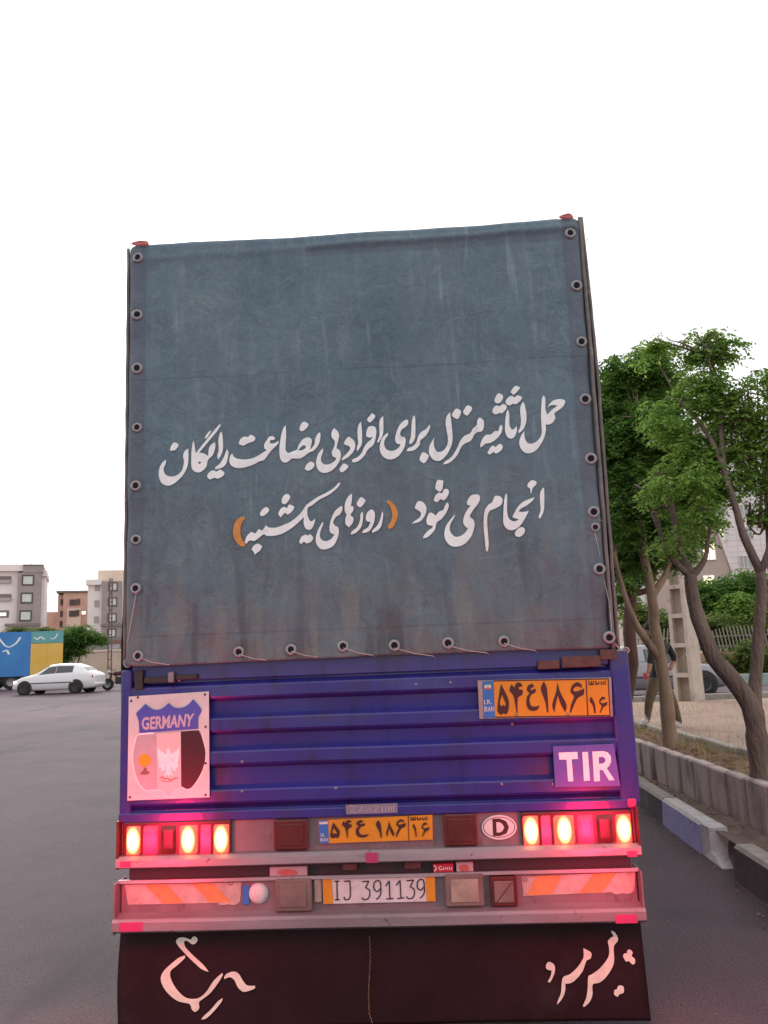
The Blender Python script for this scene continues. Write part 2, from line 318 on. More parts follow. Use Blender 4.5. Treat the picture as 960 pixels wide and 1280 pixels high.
def sheet(name, fn, xs, ys, m_, amp=0.0, freq=1.5):
    mb = MB(); nx = len(xs); vs = []
    for y in ys:
        for x in xs:
            X, Y_, Z = fn(x, y); vs.append((X, Y_, Z+amp*noise.noise(Vector((X*freq, Y_*freq, 3)))))
    mb.add(vs, [(j*nx+i, j*nx+i+1, (j+1)*nx+i+1, (j+1)*nx+i) for j in range(len(ys)-1) for i in range(nx-1)])
    return tag(mb.build(name, m_, smooth=True), kind='structure')
wallx = lambda y: 2.9-.055*(y-2.7)            # road face of the planter wall
innerx = lambda y: 3.72-.075*(y-2.0)          # road face of the inner kerb
sheet('gravel_strip', lambda u, y: (2.55+(wallx(y)-2.55+.02)*u, y, .215), [0, .25, .5, .75, 1], np.arange(-4, 16, .25), mat('gutter_strip_dirt', (.22, .155, .13), .95, c2=(.15, .105, .09), scale=9, det=9, bump=.9, bscale=50, bdist=.02, c3=(.29, .22, .19), scale3=3), .02, 6)
tag(MB.build((lambda m: (m.add([(2.60, 2.35, .20), (2.75, 2.35, .217), (2.75, 3.1, .217), (2.64, 3.1, .20), (2.53, 2.38, .0), (2.62, 3.1, .0), (2.63, 2.72, .20), (2.56, 2.70, .0)], [(0, 1, 6), (1, 2, 6), (2, 3, 6), (4, 0, 6, 7), (7, 6, 3, 5)]), m)[1])(MB()), 'dirt_spill', mat('dirt_spill', (.13, .09, .08), .95, c2=(.19, .14, .12), scale=20, bump=1, bscale=60, bdist=.02)), kind='structure')
sheet('planter_soil', lambda u, y: (wallx(y)+.08+(innerx(y)-wallx(y)-.05)*u, y, .545+.03*math.sin(u*3)), list(np.linspace(0, 1, 10)), np.arange(-4, 14.5, .15), M['soil'], .03, 6)
def yz(y): return .53 if y < 14.3 else .53
sheet('dirt_yard', lambda u, y: (innerx(y)+.04+u*30, y, .53+.008*(y-4)*min(1, u*8)*0), [0, .01, .02, .04, .07, .11, .2, .4, .7, 1], np.arange(-4, 14.45, .3), M['tan_dirt'], .03, 1.5)
sheet('back_road', lambda x, y: (x, y, .29), [2.9, 8, 20, 45], [14.4, 18, 23.9], M['asphalt'])
sheet('back_verge', lambda x, y: (x, y, .60+.012*(y-24)), [2.9, 8, 20, 45, 90], [24.0, 27, 35, 60, 120], M['tan_dirt'])
sheet('sand_lot', lambda x, y: (x, y, zg(x, y)+.06), [-160, -100, -60, -40, -25, -12], [49, 56, 64, 90, 130, 260], mat('sandy_ground', (.36, .27, .20), .95, c2=(.28, .21, .15), scale=1.5, det=8))

# ---- kerbs, blocks are parts
kerb = empty('road_kerb', (2.55, 3, 0), label='painted road kerb with a lavender and white end block beside a gap', cat='kerb')
def kblock(y0, y1, face, top=M['kerb_top'], lab=None, x0=2.48):
    mb = MB(); o = Vector((2.55, 3, 0)); xa, xb = x0-o.x, x0+.14-o.x; ya, yb = y0-o.y, y1-o.y
    prof = [(xa-.015, -.02), (xa, .225), (xa+.025, .25), (xb, .25), (xb, -.02)]
    n = len(prof); vs = [(x+random.uniform(-.003, .003), y, z) for y in (ya, yb) for x, z in prof]
    mb.add(vs, [(0, n, n+1, 1), (0, 1, 2, 3, 4), tuple(range(2*n-1, n-1, -1))], 0)
    mb.add(vs, [(1, n+1, n+2, 2), (2, n+2, n+3, 3), (3, n+3, n+4, 4)], 1)
    b = fixn(mb.build('kerb_block', [face, top], kerb)); 
    if lab: b['label'] = lab
for i in range(8):
    kblock(2.40-(i+1)*.80, 2.388-i*.80, M['kerb_dark'] if i % 2 == 0 else M['kerb_dark'], x0=2.48+random.uniform(-.01, .01))
kblock(3.18, 4.36, M['kerb_lav'], M['kerb_white'], 'lavender faced kerb block with white top')
mb = MB(); o_ = Vector((2.55, 3, 0))           # white broken end with a spreading foot
vs = [(2.475, 3.17, -.01), (2.475, 3.17, .25), (2.63, 3.17, .25), (2.66, 3.17, -.01), (2.47, 2.66, -.01), (2.50, 3.02, .06), (2.51, 3.06, .23), (2.63, 2.98, .25), (2.67, 2.70, -.01), (2.63, 2.86, .05)]
mb.add([Vector(v)-o_ for v in vs], [(0, 1, 6, 5), (0, 5, 4), (1, 2, 7, 6), (5, 6, 7, 9), (4, 5, 9, 8), (2, 3, 8, 9), (2, 9, 7)])
fixn(mb.build('kerb_block', M['kerb_white'], kerb))['label'] = 'white kerb end with a broken sloping foot'
yy = 4.375
for i in range(14):
    f_ = M['kerb_dark'] if i % 2 == 0 else M['kerb_lav']
    kblock(yy, yy+.98, f_, M['kerb_top']); yy += .995

pw = empty('planter_wall', (2.8, 4, 0), label='low wall of upright stone blocks holding back the tree planter', cat='wall')
y = -3.6
while y < 14:
    L_ = random.uniform(.36, .44); xa = wallx(y+L_/2)+random.uniform(-.008, .008); mb = MB()
    mb.box(xa-2.8, xa+.11-2.8, y+.004-4, y+L_-.004-4, .10, .60+random.uniform(-.012, .008), 0, .014)
    mb.build('wall_block', M['blockstone'], pw); y += L_
mb = MB(); mb.add([(wallx(-3.6)+.03-2.8, -7.6, .1), (wallx(14)+.03-2.8, 10, .1), (wallx(14)+.03-2.8, 10, .575), (wallx(-3.6)+.03-2.8, -7.6, .575)], [(0, 1, 2, 3)])
mb.add([(wallx(-3.6)+.09-2.8, -7.6, .1), (wallx(14)+.09-2.8, 10, .1), (wallx(14)+.09-2.8, 10, .575), (wallx(-3.6)+.09-2.8, -7.6, .575)], [(0, 1, 2, 3)])
mb.add([(wallx(-3.6)+.03-2.8, -7.6, .575), (wallx(14)+.03-2.8, 10, .575), (wallx(14)+.09-2.8, 10, .575), (wallx(-3.6)+.09-2.8, -7.6, .575)], [(0, 1, 2, 3)])
mb.build('mortar', M['mortar'], pw)
ik = empty('inner_kerb', (3.5, 5, 0), label='thin concrete edging between the tree planter and dirt yard', cat='kerb')
y = -3.0
while y < 8.2:
    xa = innerx(y+.5); mb = MB(); mb.box(xa-3.5-.04, xa-3.5+.05, y-5+.006, y-5+.994, .45, .628+random.uniform(-.006, .006), 0, .012)
    b = mb.build('kerb_block', M['kerb_top'], ik); b.rotation_euler = (0, 0, 0); y += 1
fk = empty('yard_edge_kerb', (6, 14.5, 0), label='pale concrete kerb along the far edge of the dirt yard behind the pole', cat='kerb')
for i in range(26):
    mb = MB(); mb.box(-3.2+i*1.0, -2.205+i*1.0, -.08, .10, .2, .63+random.uniform(-.008, .008), 0, .015); mb.build('kerb_block', M['kerb_top'], fk)
bk = empty('back_kerb', (8, 24, 0), label='white and teal painted kerb beyond the back road', cat='kerb')
M['teal'] = mat('teal_paint', (.20, .30, .28), .8, c2=(.28, .36, .33), scale=5)
for i in range(22):
    mb = MB(); mb.box(-5+i*1.2, -3.82+i*1.2, -.1, .12, .2, .66, 0, .015); mb.build('kerb_block', M['kerb_white'] if i % 2 else M['teal'], bk)

# =============================================================== THE TRUCK
truck = empty('cargo_truck', (0, 0, 0), label='purple cargo truck with a painted blue-grey tarpaulin back and lit tail lamps', cat='truck')
YT = -.055
EYXY = []
def ty(x, z):                                     # the rear tarpaulin's surface
    b = max(0, 1-(z-1.65)/1.0)
    v = .020*noise.noise(Vector((x*1.5, z*1.2, 5)))+.007*noise.noise(Vector((x*5, z*3.5, 9)))
    v += b*.026*noise.noise(Vector((x*3.2+z*3.4, z*1.2-x*.6, 2)))+b*b*.008*noise.noise(Vector((x*9+z*6, z*2.5, 7)))
    v -= .012*math.exp(-((z-(3.91+.012*x))/.018)**2)*(1 if x > -.25 else .35)     # bar behind the top fold
    for xe in (-1.13, 1.115): v += .006*math.exp(-((x-xe)/.012)**2)                # hem seams
    for ex, ez in EYXY:
        if abs(ex-x) < .12 and abs(ez-z) < .12:
            d2 = (ex-x)**2+(ez-z)**2; v += .008*math.exp(-d2/.0012)-.007*math.exp(-d2/.006)
    return YT+v
tp = bpy.data.materials.new('blue_grey_tarpaulin'); tp.use_nodes = True; n = tp.node_tree.nodes; L = tp.node_tree.links
p = n['Principled BSDF']; p.inputs['Roughness'].default_value = .62; p.inputs['Specular IOR Level'].default_value = .35
tc = n.new('ShaderNodeTexCoord')
def nz(scale, det, st=(1, 1, 1), rough=.6, dist=0):
    mp = n.new('ShaderNodeMapping'); mp.inputs['Scale'].default_value = st; L.new(tc.outputs['Object'], mp.inputs[0])
    t = n.new('ShaderNodeTexNoise'); t.inputs['Scale'].default_value = scale; t.inputs['Detail'].default_value = det; t.inputs['Roughness'].default_value = rough
    t.inputs['Distortion'].default_value = dist; L.new(mp.outputs[0], t.inputs['Vector']); return t.outputs[0]
def mr(x, a, b, c=0., d=1.):
    r = n.new('ShaderNodeMapRange'); r.inputs[1].default_value = a; r.inputs[2].default_value = b; r.inputs[3].default_value = c; r.inputs[4].default_value = d
    if not hasattr(x, 'links') : pass
    L.new(x, r.inputs[0]); return r.outputs[0]
def mx(f, a, b, typ='MIX'):
    x = n.new('ShaderNodeMix'); x.data_type = 'RGBA'; x.blend_type = typ
    if isinstance(f, float): x.inputs[0].default_value = f
    else: L.new(f, x.inputs[0])
    for s_, k in ((a, 6), (b, 7)):
        if isinstance(s_, tuple): x.inputs[k].default_value = (*s_, 1)
        else: L.new(s_, x.inputs[k])
    return x.outputs[2]
def mth(op, a, b):
    x = n.new('ShaderNodeMath'); x.operation = op
    for s_, k in ((a, 0), (b, 1)):
        if isinstance(s_, (int, float)): x.inputs[k].default_value = s_
        else: L.new(s_, x.inputs[k])
    return x.outputs[0]
base = mx(mr(nz(2.2, 8), .35, .68), (.078, .128, .168), (.122, .182, .22))
base = mx(mr(nz(1.0, 5, (1.2, 1, .35)), .5, .72, 0, .55), base, (.165, .215, .24))
def creases(scale, st, wdt, seed):
    t = nz(scale, 4, st, .55, .6); d = mth('ABSOLUTE', mth('SUBTRACT', t, .5), 0); return mr(d, 0., wdt, 1., 0.)
ck = mth('MULTIPLY', creases(7, (1, 1, .8), .035, 0), mr(nz(1.7, 4), .42, .66)); base = mx(mth('MULTIPLY', ck, .24), base, (.28, .33, .35))
ck2 = mth('MULTIPLY', creases(15, (1, 1, .7), .05, 1), mr(nz(2.9, 4, (1, 2, 1)), .42, .66)); base = mx(mth('MULTIPLY', ck2, .26), base, (.27, .32, .33))
ck3 = mr(nz(5, 9, (3.2, 1, .45), .7), .53, .72); base = mx(mth('MULTIPLY', ck3, .38), base, (.25, .285, .30))
sc = mr(nz(26, 3, (1, 1, .07), .5, .4), .60, .70); base = mx(mth('MULTIPLY', mth('MULTIPLY', sc, mr(nz(2.4, 4, (1, 1, .6)), .46, .62)), .42), base, (.29, .34, .36))
sc2 = mr(nz(18, 3, (.12, 1, 1), .5, .6), .62, .71); base = mx(mth('MULTIPLY', mth('MULTIPLY', sc2, mr(nz(2.9, 4), .46, .62)), .30), base, (.28, .32, .34))
ck4 = mr(nz(34, 6, (1, 1, 1), .7), .5, .75); base = mx(mth('MULTIPLY', ck4, .28), base, (.22, .25, .27))
ck5 = mr(nz(11, 7, (1, 1, 1), .7), .52, .72); base = mx(mth('MULTIPLY', ck5, .30), base, (.07, .09, .12))
sp = n.new('ShaderNodeSeparateXYZ'); L.new(tc.outputs['Object'], sp.inputs[0])
wob = mth('MULTIPLY', mth('SUBTRACT', nz(2.5, 6), .5), 1.3)
zz = mth('ADD', sp.outputs[2], wob)
base = mx(mr(zz, 3.0, 1.75, 0, .5), base, (.125, .125, .125))
base = mx(mth('MULTIPLY', mr(zz, 2.15, 1.85, 0, .6), mr(nz(5, 6, (1, 1, 2.2)), .48, .68)), base, (.16, .135, .11))
# hems left, right, top, bottom and a couple of long creases: cloth sewn double, more worn
for (a, b, c_, k) in ((-1.13, -1.125, (.10, .105, .135), .62),):
    base = mx(mth('MULTIPLY', mr(sp.outputs[0], -1.128, -1.134), k), base, c_)
base = mx(mth('MULTIPLY', mr(sp.outputs[0], 1.112, 1.118), .62), base, (.10, .105, .135))
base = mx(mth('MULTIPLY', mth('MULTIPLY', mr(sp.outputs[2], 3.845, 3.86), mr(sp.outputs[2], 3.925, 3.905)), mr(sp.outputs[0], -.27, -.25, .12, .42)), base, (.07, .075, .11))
base = mx(mth('MULTIPLY', mr(mth('ABSOLUTE', mth('SUBTRACT', sp.outputs[2], mth('ADD', 3.21, mth('MULTIPLY', mth('SUBTRACT', nz(1.5, 3), .5), .05))), 0), .006, .0), mr(nz(3, 2, (1, 1, .01)), .4, .55, 0, .6)), base, (.06, .075, .09))
base = mx(mth('MULTIPLY', mr(mth('ABSOLUTE', mth('SUBTRACT', sp.outputs[2], 1.86), 0), .007, .0), .45), base, (.07, .06, .06))
weave = nz(240, 2, (1, 1, 1)); base = mx(mr(weave, .3, .7, 0, .14), base, (.05, .06, .07))
L.new(base, p.inputs['Base Color'])
low = mr(sp.outputs[2], 2.7, 1.7); rot = n.new('ShaderNodeMapping'); rot.inputs['Rotation'].default_value = (0, R(38), 0); rot.inputs['Scale'].default_value = (5.5, 1, .9); L.new(tc.outputs['Object'], rot.inputs[0])
dn = n.new('ShaderNodeTexNoise'); dn.inputs['Scale'].default_value = 1.6; dn.inputs['Detail'].default_value = 5; dn.inputs['Distortion'].default_value = .5; L.new(rot.outputs[0], dn.inputs['Vector'])
base = mx(mth('MULTIPLY', low, mr(dn.outputs[0], .54, .64, 0, .6)), base, (.19, .19, .175)); base = mx(mth('MULTIPLY', low, mr(dn.outputs[0], .47, .37, 0, .6)), base, (.06, .058, .062)); L.new(base, p.inputs['Base Color'])
h = mth('ADD', mth('ADD', nz(7, 6, (1, 1, .8), .6, .5), mth('MULTIPLY', mth('MULTIPLY', low, dn.outputs[0]), 2.2)), mth('ADD', mth('MULTIPLY', ck, .08), mth('MULTIPLY', weave, .03)))
bp = n.new('ShaderNodeBump'); bp.inputs['Strength'].default_value = .7; bp.inputs['Distance'].default_value = .03; L.new(h, bp.inputs['Height']); L.new(bp.outputs[0], p.inputs['Normal'])
M['tarp'] = tp

EY = P('173,323 172,394 172,461 172,535 171,608 171,675 171,736 174,820 712,294 720,359 726,429 731,500 738,574 741,641 743,660 748,712 761,797 299,815 364,812 429,808 493,807 560,804 630,802')
for px, py in EY: q = T(px, py, YT); EYXY.append((q.x, q.z))
edge = [T(x, y, YT) for x, y in P('157,832 185,833 207,832 250,830 290,828 357,825 410,823 460,820 551,817 642,813 700,812 763,810')]
def zbot(x): return float(np.interp(x, [e.x for e in edge], [e.z for e in edge]))
tl, tr, br = T(161, 303, YT), T(723, 269, YT), T(764, 810, YT)
XL = lambda v: T(161, 303, YT).x*(v)+T(156, 830, YT).x*(1-v)
XR = lambda v: tr.x*v+br.x*(1-v)
NU, NV = 210, 200; mb = MB(); vs = []
for j in range(NV+1):
    v = j/NV
    for i in range(NU+1):
        u = i/NU; x = XL(v)*(1-u)+XR(v)*u; zt = tl.z*(1-u)+tr.z*u-.006*math.sin(u*3.14)
        z = zbot(x)*(1-v)+zt*v
        yv = ty(x, z)
        ed = max(0, 1-min(u, 1-u)*2.5/.04); yv += .03*ed*ed
        if v > .985: yv += .05*((v-.985)/.015)**2
        vs.append((x, yv, z))
mb.add(vs, [(j*(NU+1)+i, j*(NU+1)+i+1, (j+1)*(NU+1)+i+1, (j+1)*(NU+1)+i) for j in range(NV) for i in range(NU)])
tarp = mb.build('tarpaulin', tp, truck, smooth=True)
sm = tarp.modifiers.new('cloth', 'SOLIDIFY'); sm.thickness = .003; sm.offset = 1

def onT(off=.008):
    def f(px, py):
        q = T(px, py, YT-off); q.y = ty(q.x, q.z)-off; return q
    return f
def win(ox, oy, s, f): return lambda x, y: f(ox+x/s, oy+y/s)
TXT = [
 (630, 475, 10.667, [
  '525,215 545,245 548,330 550,400 575,470 630,410 712,348 650,342 605,352 575,375 600,330 660,278 740,262 808,280 803,330 770,375 700,425 668,455 680,510 650,570 590,602 552,598 555,680 530,780 470,890 400,960 320,985 260,965 215,910 200,840 225,750 272,685 270,760 300,835 350,855 410,840 470,785 500,700 490,500 495,350 505,240',
  '252,292 280,360 298,480 290,580 250,670 195,715 188,690 215,630 225,540 213,420 222,350',
  '50,395 68,450 72,600 100,660 135,655 168,615 170,680 140,760 95,787 45,765 15,690 15,560 30,450',
  '145,85 212,105 185,150 125,205 85,165', '20,290 50,240 100,215 140,235 180,210 242,235 210,290 150,328 125,318 75,342 35,325']),
 (550, 475, 10.667, [
  '780,180 835,205 835,255 800,305 755,310 727,280 745,220', '697,425 715,370 750,340 795,350 840,322 885,345 880,390 825,445 790,440 740,460',
  '820,600 832,640 815,710 760,780 680,835 610,848 570,880 540,898 540,850 575,770 620,730 680,725 735,680 775,680 795,620',
  '632,970 665,910 705,875 740,895 790,855 830,875 828,925 770,975 735,980 715,960 665,995',
  '525,500 580,535 585,620 560,680 500,695 455,730 425,790 390,818 330,845 285,890 240,980 190,1045 120,1100 45,1120 60,1085 130,1040 180,985 230,900 275,800 330,740 405,705 440,645 490,600 497,540',
  '220,378 275,405 275,450 240,515 190,500 160,465 185,410', '370,335 428,365 415,410 370,468 335,462 308,425 335,370',
  '135,425 145,500 160,640 168,740 158,850 110,960 77,1007 17,1062 -43,1072 -98,1047 -143,977 -143,887 -113,817 -75,759 -83,827 -68,907 -23,952 47,932 100,850 105,760 90,670 75,560 90,480']),
 (470, 500, 10.667, [
  '580,780 610,700 640,690 702,730 690,775 645,835 600,815',
  '715,318 722,350 690,430 640,490 590,530 580,590 520,655 460,675 408,675 430,635 490,610 535,560 560,480 600,420 665,380',
  '515,195 525,270 522,480 500,540 465,580 440,560 462,490 470,380 478,270 495,210',
  '405,252 428,275 420,320 380,360 340,390 322,440 335,480 380,490 395,540 375,630 320,720 260,770 190,790 110,765 60,700 48,620 70,530 110,465 160,430 155,470 115,530 110,600 140,655 200,675 260,660 310,620 325,585 280,575 255,530 265,450 300,350 350,285',
  '95,208 98,400 75,500 25,570 15,550 45,460 42,330 55,250']),
 (390, 500, 10.667, [
  '800,172 840,200 830,240 775,295 738,270 745,235',
  '775,345 830,350 855,390 852,480 820,590 745,660 700,740 640,800 590,828 535,830 545,790 610,760 665,700 690,640 730,575 790,520 808,480 770,500 722,475 730,400 750,360',
  '655,285 665,400 668,500 660,600 600,685 598,640 615,570 605,430 620,330',
  '485,492 530,515 570,560 575,630 545,700 480,765 400,808 400,780 470,710 510,650 490,615 430,590 440,545',
  '430,848 487,880 470,915 405,965 368,935 390,885',
  '297,378 345,420 362,475 350,550 330,640 365,670 385,720 375,800 320,890 260,945 190,972 120,965 70,910 55,830 75,740 110,680 150,645 145,700 120,770 130,830 180,862 250,850 310,810 320,775 280,755 265,700 290,640 305,590 300,540 270,510 258,450 275,400']),
 (270, 510, 7.385, [
  '815,122 850,145 840,175 795,210 767,190 785,140',
  '960,225 965,250 950,330 905,390 855,412 820,440 770,465 700,465 660,495 620,500 590,460 583,380 595,270 615,190 640,152 645,250 640,380 665,412 710,395 745,380 760,340 800,285 850,268 882,290 878,340 865,385 905,340 920,270 945,230|755,390 790,350 815,342 830,360 800,385',
  '880,495 908,520 895,555 850,580 818,560 840,515',
  '520,257 545,275 530,292 500,295 495,320 530,325 575,300 575,320 540,360 500,400 445,475 400,490 340,520 260,545 190,550 135,525 118,480 130,430 148,415 160,445 200,465 280,470 360,450 430,410 470,385 445,370 445,330 470,290 490,262',
  '205,325 220,280 260,258 290,265 315,243 357,265 350,300 290,322 245,342']),
 (190, 520, 8.727, [
  '815,355 828,400 810,500 770,555 690,580 685,560 740,510 780,440 800,380', '755,165 765,230 768,360 745,430 715,470 708,430 722,360 718,260 735,185',
  '455,265 465,330 475,405 560,295 650,180 735,80 742,98 690,180 600,290 510,400 560,405 610,435 618,345 650,300 682,282 686,330 660,420 608,475 590,550 545,600 500,615 450,595 430,545 428,420 438,310|500,512 515,497 538,505 515,520',
  '645,155 600,230 570,245 580,215 620,165', '600,660 625,610 670,590 700,605 740,582 785,615 770,655 715,682 680,672 635,690',
  '395,355 398,450 385,560 330,660 250,735 180,762 110,735 78,660 85,570 115,510 155,478 152,520 130,580 150,640 210,662 280,645 330,590 350,500 340,440 355,385',
  '240,288 285,305 285,335 245,375 197,378 208,330']),
 (600, 590, 10.667, [
  '690,115 745,130 748,170 700,220 683,290 672,285 665,225 630,200 640,155', '840,210 852,230 855,400 845,530 800,620 782,622 780,590 805,510 798,390 800,280',
  '725,340 700,385 620,450 545,490 515,530 580,535 650,520 610,600 550,700 480,760 420,778 360,760 315,690 310,560 320,400 335,310 350,285 362,330 360,520 380,610 430,655 480,655 515,630 460,618 430,600 460,540 500,470 560,410 640,370',
  '530,742 580,745 597,790 570,840 520,868 470,845 475,790',
  '205,320 270,330 300,375 280,440 200,490 130,520 100,590 98,700 110,850 118,970 105,1055 85,1050 68,920 50,720 52,590 70,500 110,440 160,405 180,360']),
 (510, 590, 9.6, [
  '355,92 425,100 420,150 412,200 380,230 330,195 330,165', '308,335 330,275 370,242 410,248 430,205 470,198 492,230 475,285 435,332 390,320 350,355',
  '480,362 490,400 460,480 400,560 345,600 320,690 240,775 180,792 190,760 240,700 285,670 300,640 240,630 220,590 235,520 265,480 310,495 330,520 370,470 420,450 445,400 465,365',
  '125,343 185,360 222,430 200,520 140,590 50,615 70,590 140,540 155,490 130,460 85,430 95,385',
  '790,268 850,275 865,320 840,380 780,460 745,530 790,580 798,650 760,770 680,860 600,892 520,885 460,830 437,750 450,660 490,590 565,502 560,530 510,620 505,700 560,770 630,765 690,720 720,675 680,640 663,590 680,510 720,440 755,400 715,390 710,350 745,290']),
 (390, 600, 8, [
  '700,310 712,340 695,450 660,500 600,528 605,500 655,450 685,380', '590,295 625,320 625,400 590,490 545,522 500,528 515,500 560,470 585,415 555,415 537,385 550,330',
  '505,318 512,350 495,460 440,525 388,545 395,515 450,470 480,400 485,340', '495,172 538,205 510,250 480,275 447,245 465,200',
  '400,138 400,200 388,260 415,268 410,310 385,350 415,380 405,430 370,472 335,440 335,380 345,350 328,310 330,240 360,170',
  '300,258 305,290 280,345 240,370 212,420 230,455 265,480 262,560 220,650 150,690 90,690 45,640 40,570 65,490 110,415 112,440 80,530 90,590 140,612 190,590 225,545 180,520 178,450 200,370 240,300']),
 (280, 600, 8, [
  '1148,28 1165,30 1150,60 1120,95 1050,150 960,195 880,255 838,280 835,350 860,408 885,410 912,385 905,430 880,485 845,500 810,475 797,420 800,370 740,430 660,495 580,540 500,560 430,560 400,545 340,590 300,612 260,605 225,640 212,620 230,565 275,522 315,535 350,495 385,505 425,452 445,475 520,478 600,450 680,410 760,340 800,285 825,250 880,210 940,170 1020,130 1100,80',
  '755,620 775,570 815,548 840,555 860,540 892,575 875,615 830,635 800,620 775,642', '628,140 662,165 640,215 605,242 575,220 590,165',
  '545,340 570,285 605,270 630,280 655,245 703,268 685,310 640,345 610,325 570,375', '425,270 452,300 430,335 385,363 360,340 385,295',
  '345,638 385,665 365,705 325,735 308,752 300,720 280,695 305,655'])]
mb = MB(); k = 0
for ox, oy, s, shapes in TXT:
    for sh in shapes:
        k += 1; mb.poly([smooth_loop(P(q), 4) for q in sh.split('|')], win(ox, oy, s, onT(.0075+.0002*(k % 5))))
mb.build('white_lettering', M['paint_white'], tarp)
mb = MB()
mb.poly([smooth_loop(P('760,195 810,230 855,310 850,380 810,470 765,488 760,455 790,410 800,340 780,260 745,220'), 4)], win(390, 600, 8, onT()))
mb.build('orange_bracket', M['paint_orange'], tarp); mb = MB()
mb.poly([smooth_loop(P('200,370 215,385 180,430 165,510 180,590 215,640 200,668 160,655 110,600 92,520 110,430 150,380'), 4)], win(280, 600, 8, onT()))
mb.build('orange_bracket', M['paint_orange'], tarp)

# eyelets
src_e = None
for px, py in EY:
    q = T(px, py, YT); q.y = ty(q.x, q.z)-.012
    if src_e is None:
        mb = MB(); mb.lathe((0, 0, 0), (0, -1, 0), [(.0155, -.006), (.016, .003), (.020, .0065), (.025, .0055), (.0295, .0005), (.030, -.010)], 22)
        e = mb.build('eyelet', M['ring'], tarp, smooth=True); src_e = e
        mb = MB(); mb.lathe((0, -.0015, 0), (0, -1, 0), [(.0, .0), (.0167, .0)], 18); mb.build('hole', M['hole'], tarp).parent = e  # black disc painted in for the dark inside; the cloth is not cut
        # a third level would be too deep: keep the opening as one of the eyelet's own faces
        ho = [c for c in bpy.data.objects if c.parent == e][0]
        bm = bmesh.new(); bm.from_mesh(e.data); nf = len(bm.faces); bm.from_mesh(ho.data); bm.faces.ensure_lookup_table()
        e.data.materials.append(M['hole'])
        for f in bm.faces[nf:]: f.material_index = 1
        bm.to_mesh(e.data); bm.free(); bpy.data.objects.remove(ho)
    else:
        e = src_e.copy(); COL.objects.link(e)
    e.location = q; e.rotation_euler = (random.uniform(-.12, .12), 0, random.uniform(-.12, .12))
    sc_ = random.uniform(.9, 1.05)*(.8 if (px, py) == (743, 660) else 1); e.scale = (sc_, sc_, sc_)
def cord(pts, r=.0020, par=truck, m_=None, name='cord'):
    mb = MB(); mb.tube([T(x, y, d) for x, y, d in pts], r, 6); return mb.build(name, m_ or M['cord'], par)
for a, b, c, d in ((299, 818, 336, 826), (364, 814, 400, 822), (429, 810, 470, 820), (493, 810, 545, 821), (560, 807, 612, 817), (630, 804, 672, 814)):
    cord([(a, b, -.075), ((a+c)/2, (b+d)/2+1.5, -.085), (c-4, d-1, -.07), (c-1, d+1, -.03)])
cord([(174, 822, -.075), (190, 828, -.085), (212, 831, -.07)]); cord([(171, 738, -.075), (166, 765, -.08), (160, 800, -.06), (157, 828, -.02)], .0022)
cord([(743, 664, -.075), (749, 690, -.07), (752, 712, -.06), (762, 755, -.06), (765, 795, -.07)]); cord([(741, 645, -.075), (750, 650, -.06), (758, 652, -.02)])
cord([(722, 300, -.03), (728, 302, -.05), (735, 299, -.06)], .002)
cord([(765, 800, -.05), (775, 812, -.03), (784, 813, -.03)], .004)
# red tape at the top corners
for x0, y0, x1, y1 in ((164, 302.5, 187, 308), (698, 270.5, 716, 276)):
    mb = MB(); a = T(x0, y0, YT); b = T(x1, y1, YT); pts = [(x0, y0+3), (x0+4, y0), ((x0+x1)/2+3, y0-1.5), (x1-2, y0), (x1, y0+4), (x1-2, y1-1), ((x0+x1)/2, y1), (x0+3, y1-1)]
    mb.poly([smooth_loop(pts, 3)], lambda px, py: (T(px, py, YT-.006).x, ty(T(px, py, YT).x, T(px, py, YT).z)-.010, T(px, py, YT-.006).z))
    o = mb.build('tape', M['red_tape'], tarp); s_ = o.modifiers.new('t', 'SOLIDIFY'); s_.thickness = .004

# side curtains, roof and the rail strip beside the tarpaulin
M['tarp_side'] = mat('side_tarpaulin', (.085, .11, .14), .7, c2=(.12, .15, .18), scale=3, bump=.5, bscale=8, bdist=.02)
M['worn_strip'] = mat('worn_brown_binding', (.13, .115, .115), .8, c2=(.20, .17, .15), scale=12, bump=.5, bscale=40, c3=(.35, .27, .22), scale3=16, lo3=.62, hi3=.7)
LEN = 7.6
for s in (-1, 1):
    mb = MB(); n1, n2 = 40, 14; vs = []
    for i in range(n1+1):
        for j in range(n2+1):
            y = -.02+LEN*i/n1; z = 1.50+((tl.z if s < 0 else tr.z)-.06-1.50)*j/n2; x = s*(1.245+.012*noise.noise(Vector((y*1.2, z*2, s)))) 
            vs.append((x, y, z))
    mb.add(vs, [(i*(n2+1)+j, (i+1)*(n2+1)+j, (i+1)*(n2+1)+j+1, i*(n2+1)+j+1) for i in range(n1) for j in range(n2)])
    mb.build('side_curtain', M['tarp_side'], truck, smooth=True)
mb = MB(); n1 = 30; pf = [(x_, tl.z+(tr.z-tl.z)*(x_+1.22)/2.44-dz_) for x_, dz_ in ((-1.235, .07), (-1.20, .03), (-.6, .022), (0, .02), (.6, .022), (1.19, .03), (1.22, .07))]
mb.add([(x, .0+LEN*i/n1, z-.012*math.sin(i*1.26)**2) for i in range(n1+1) for x, z in pf], [(i*7+j, i*7+j+1, (i+1)*7+j+1, (i+1)*7+j) for i in range(n1) for j in range(6)])
mb.build('roof_cover', M['tarp_side'], truck, smooth=True)
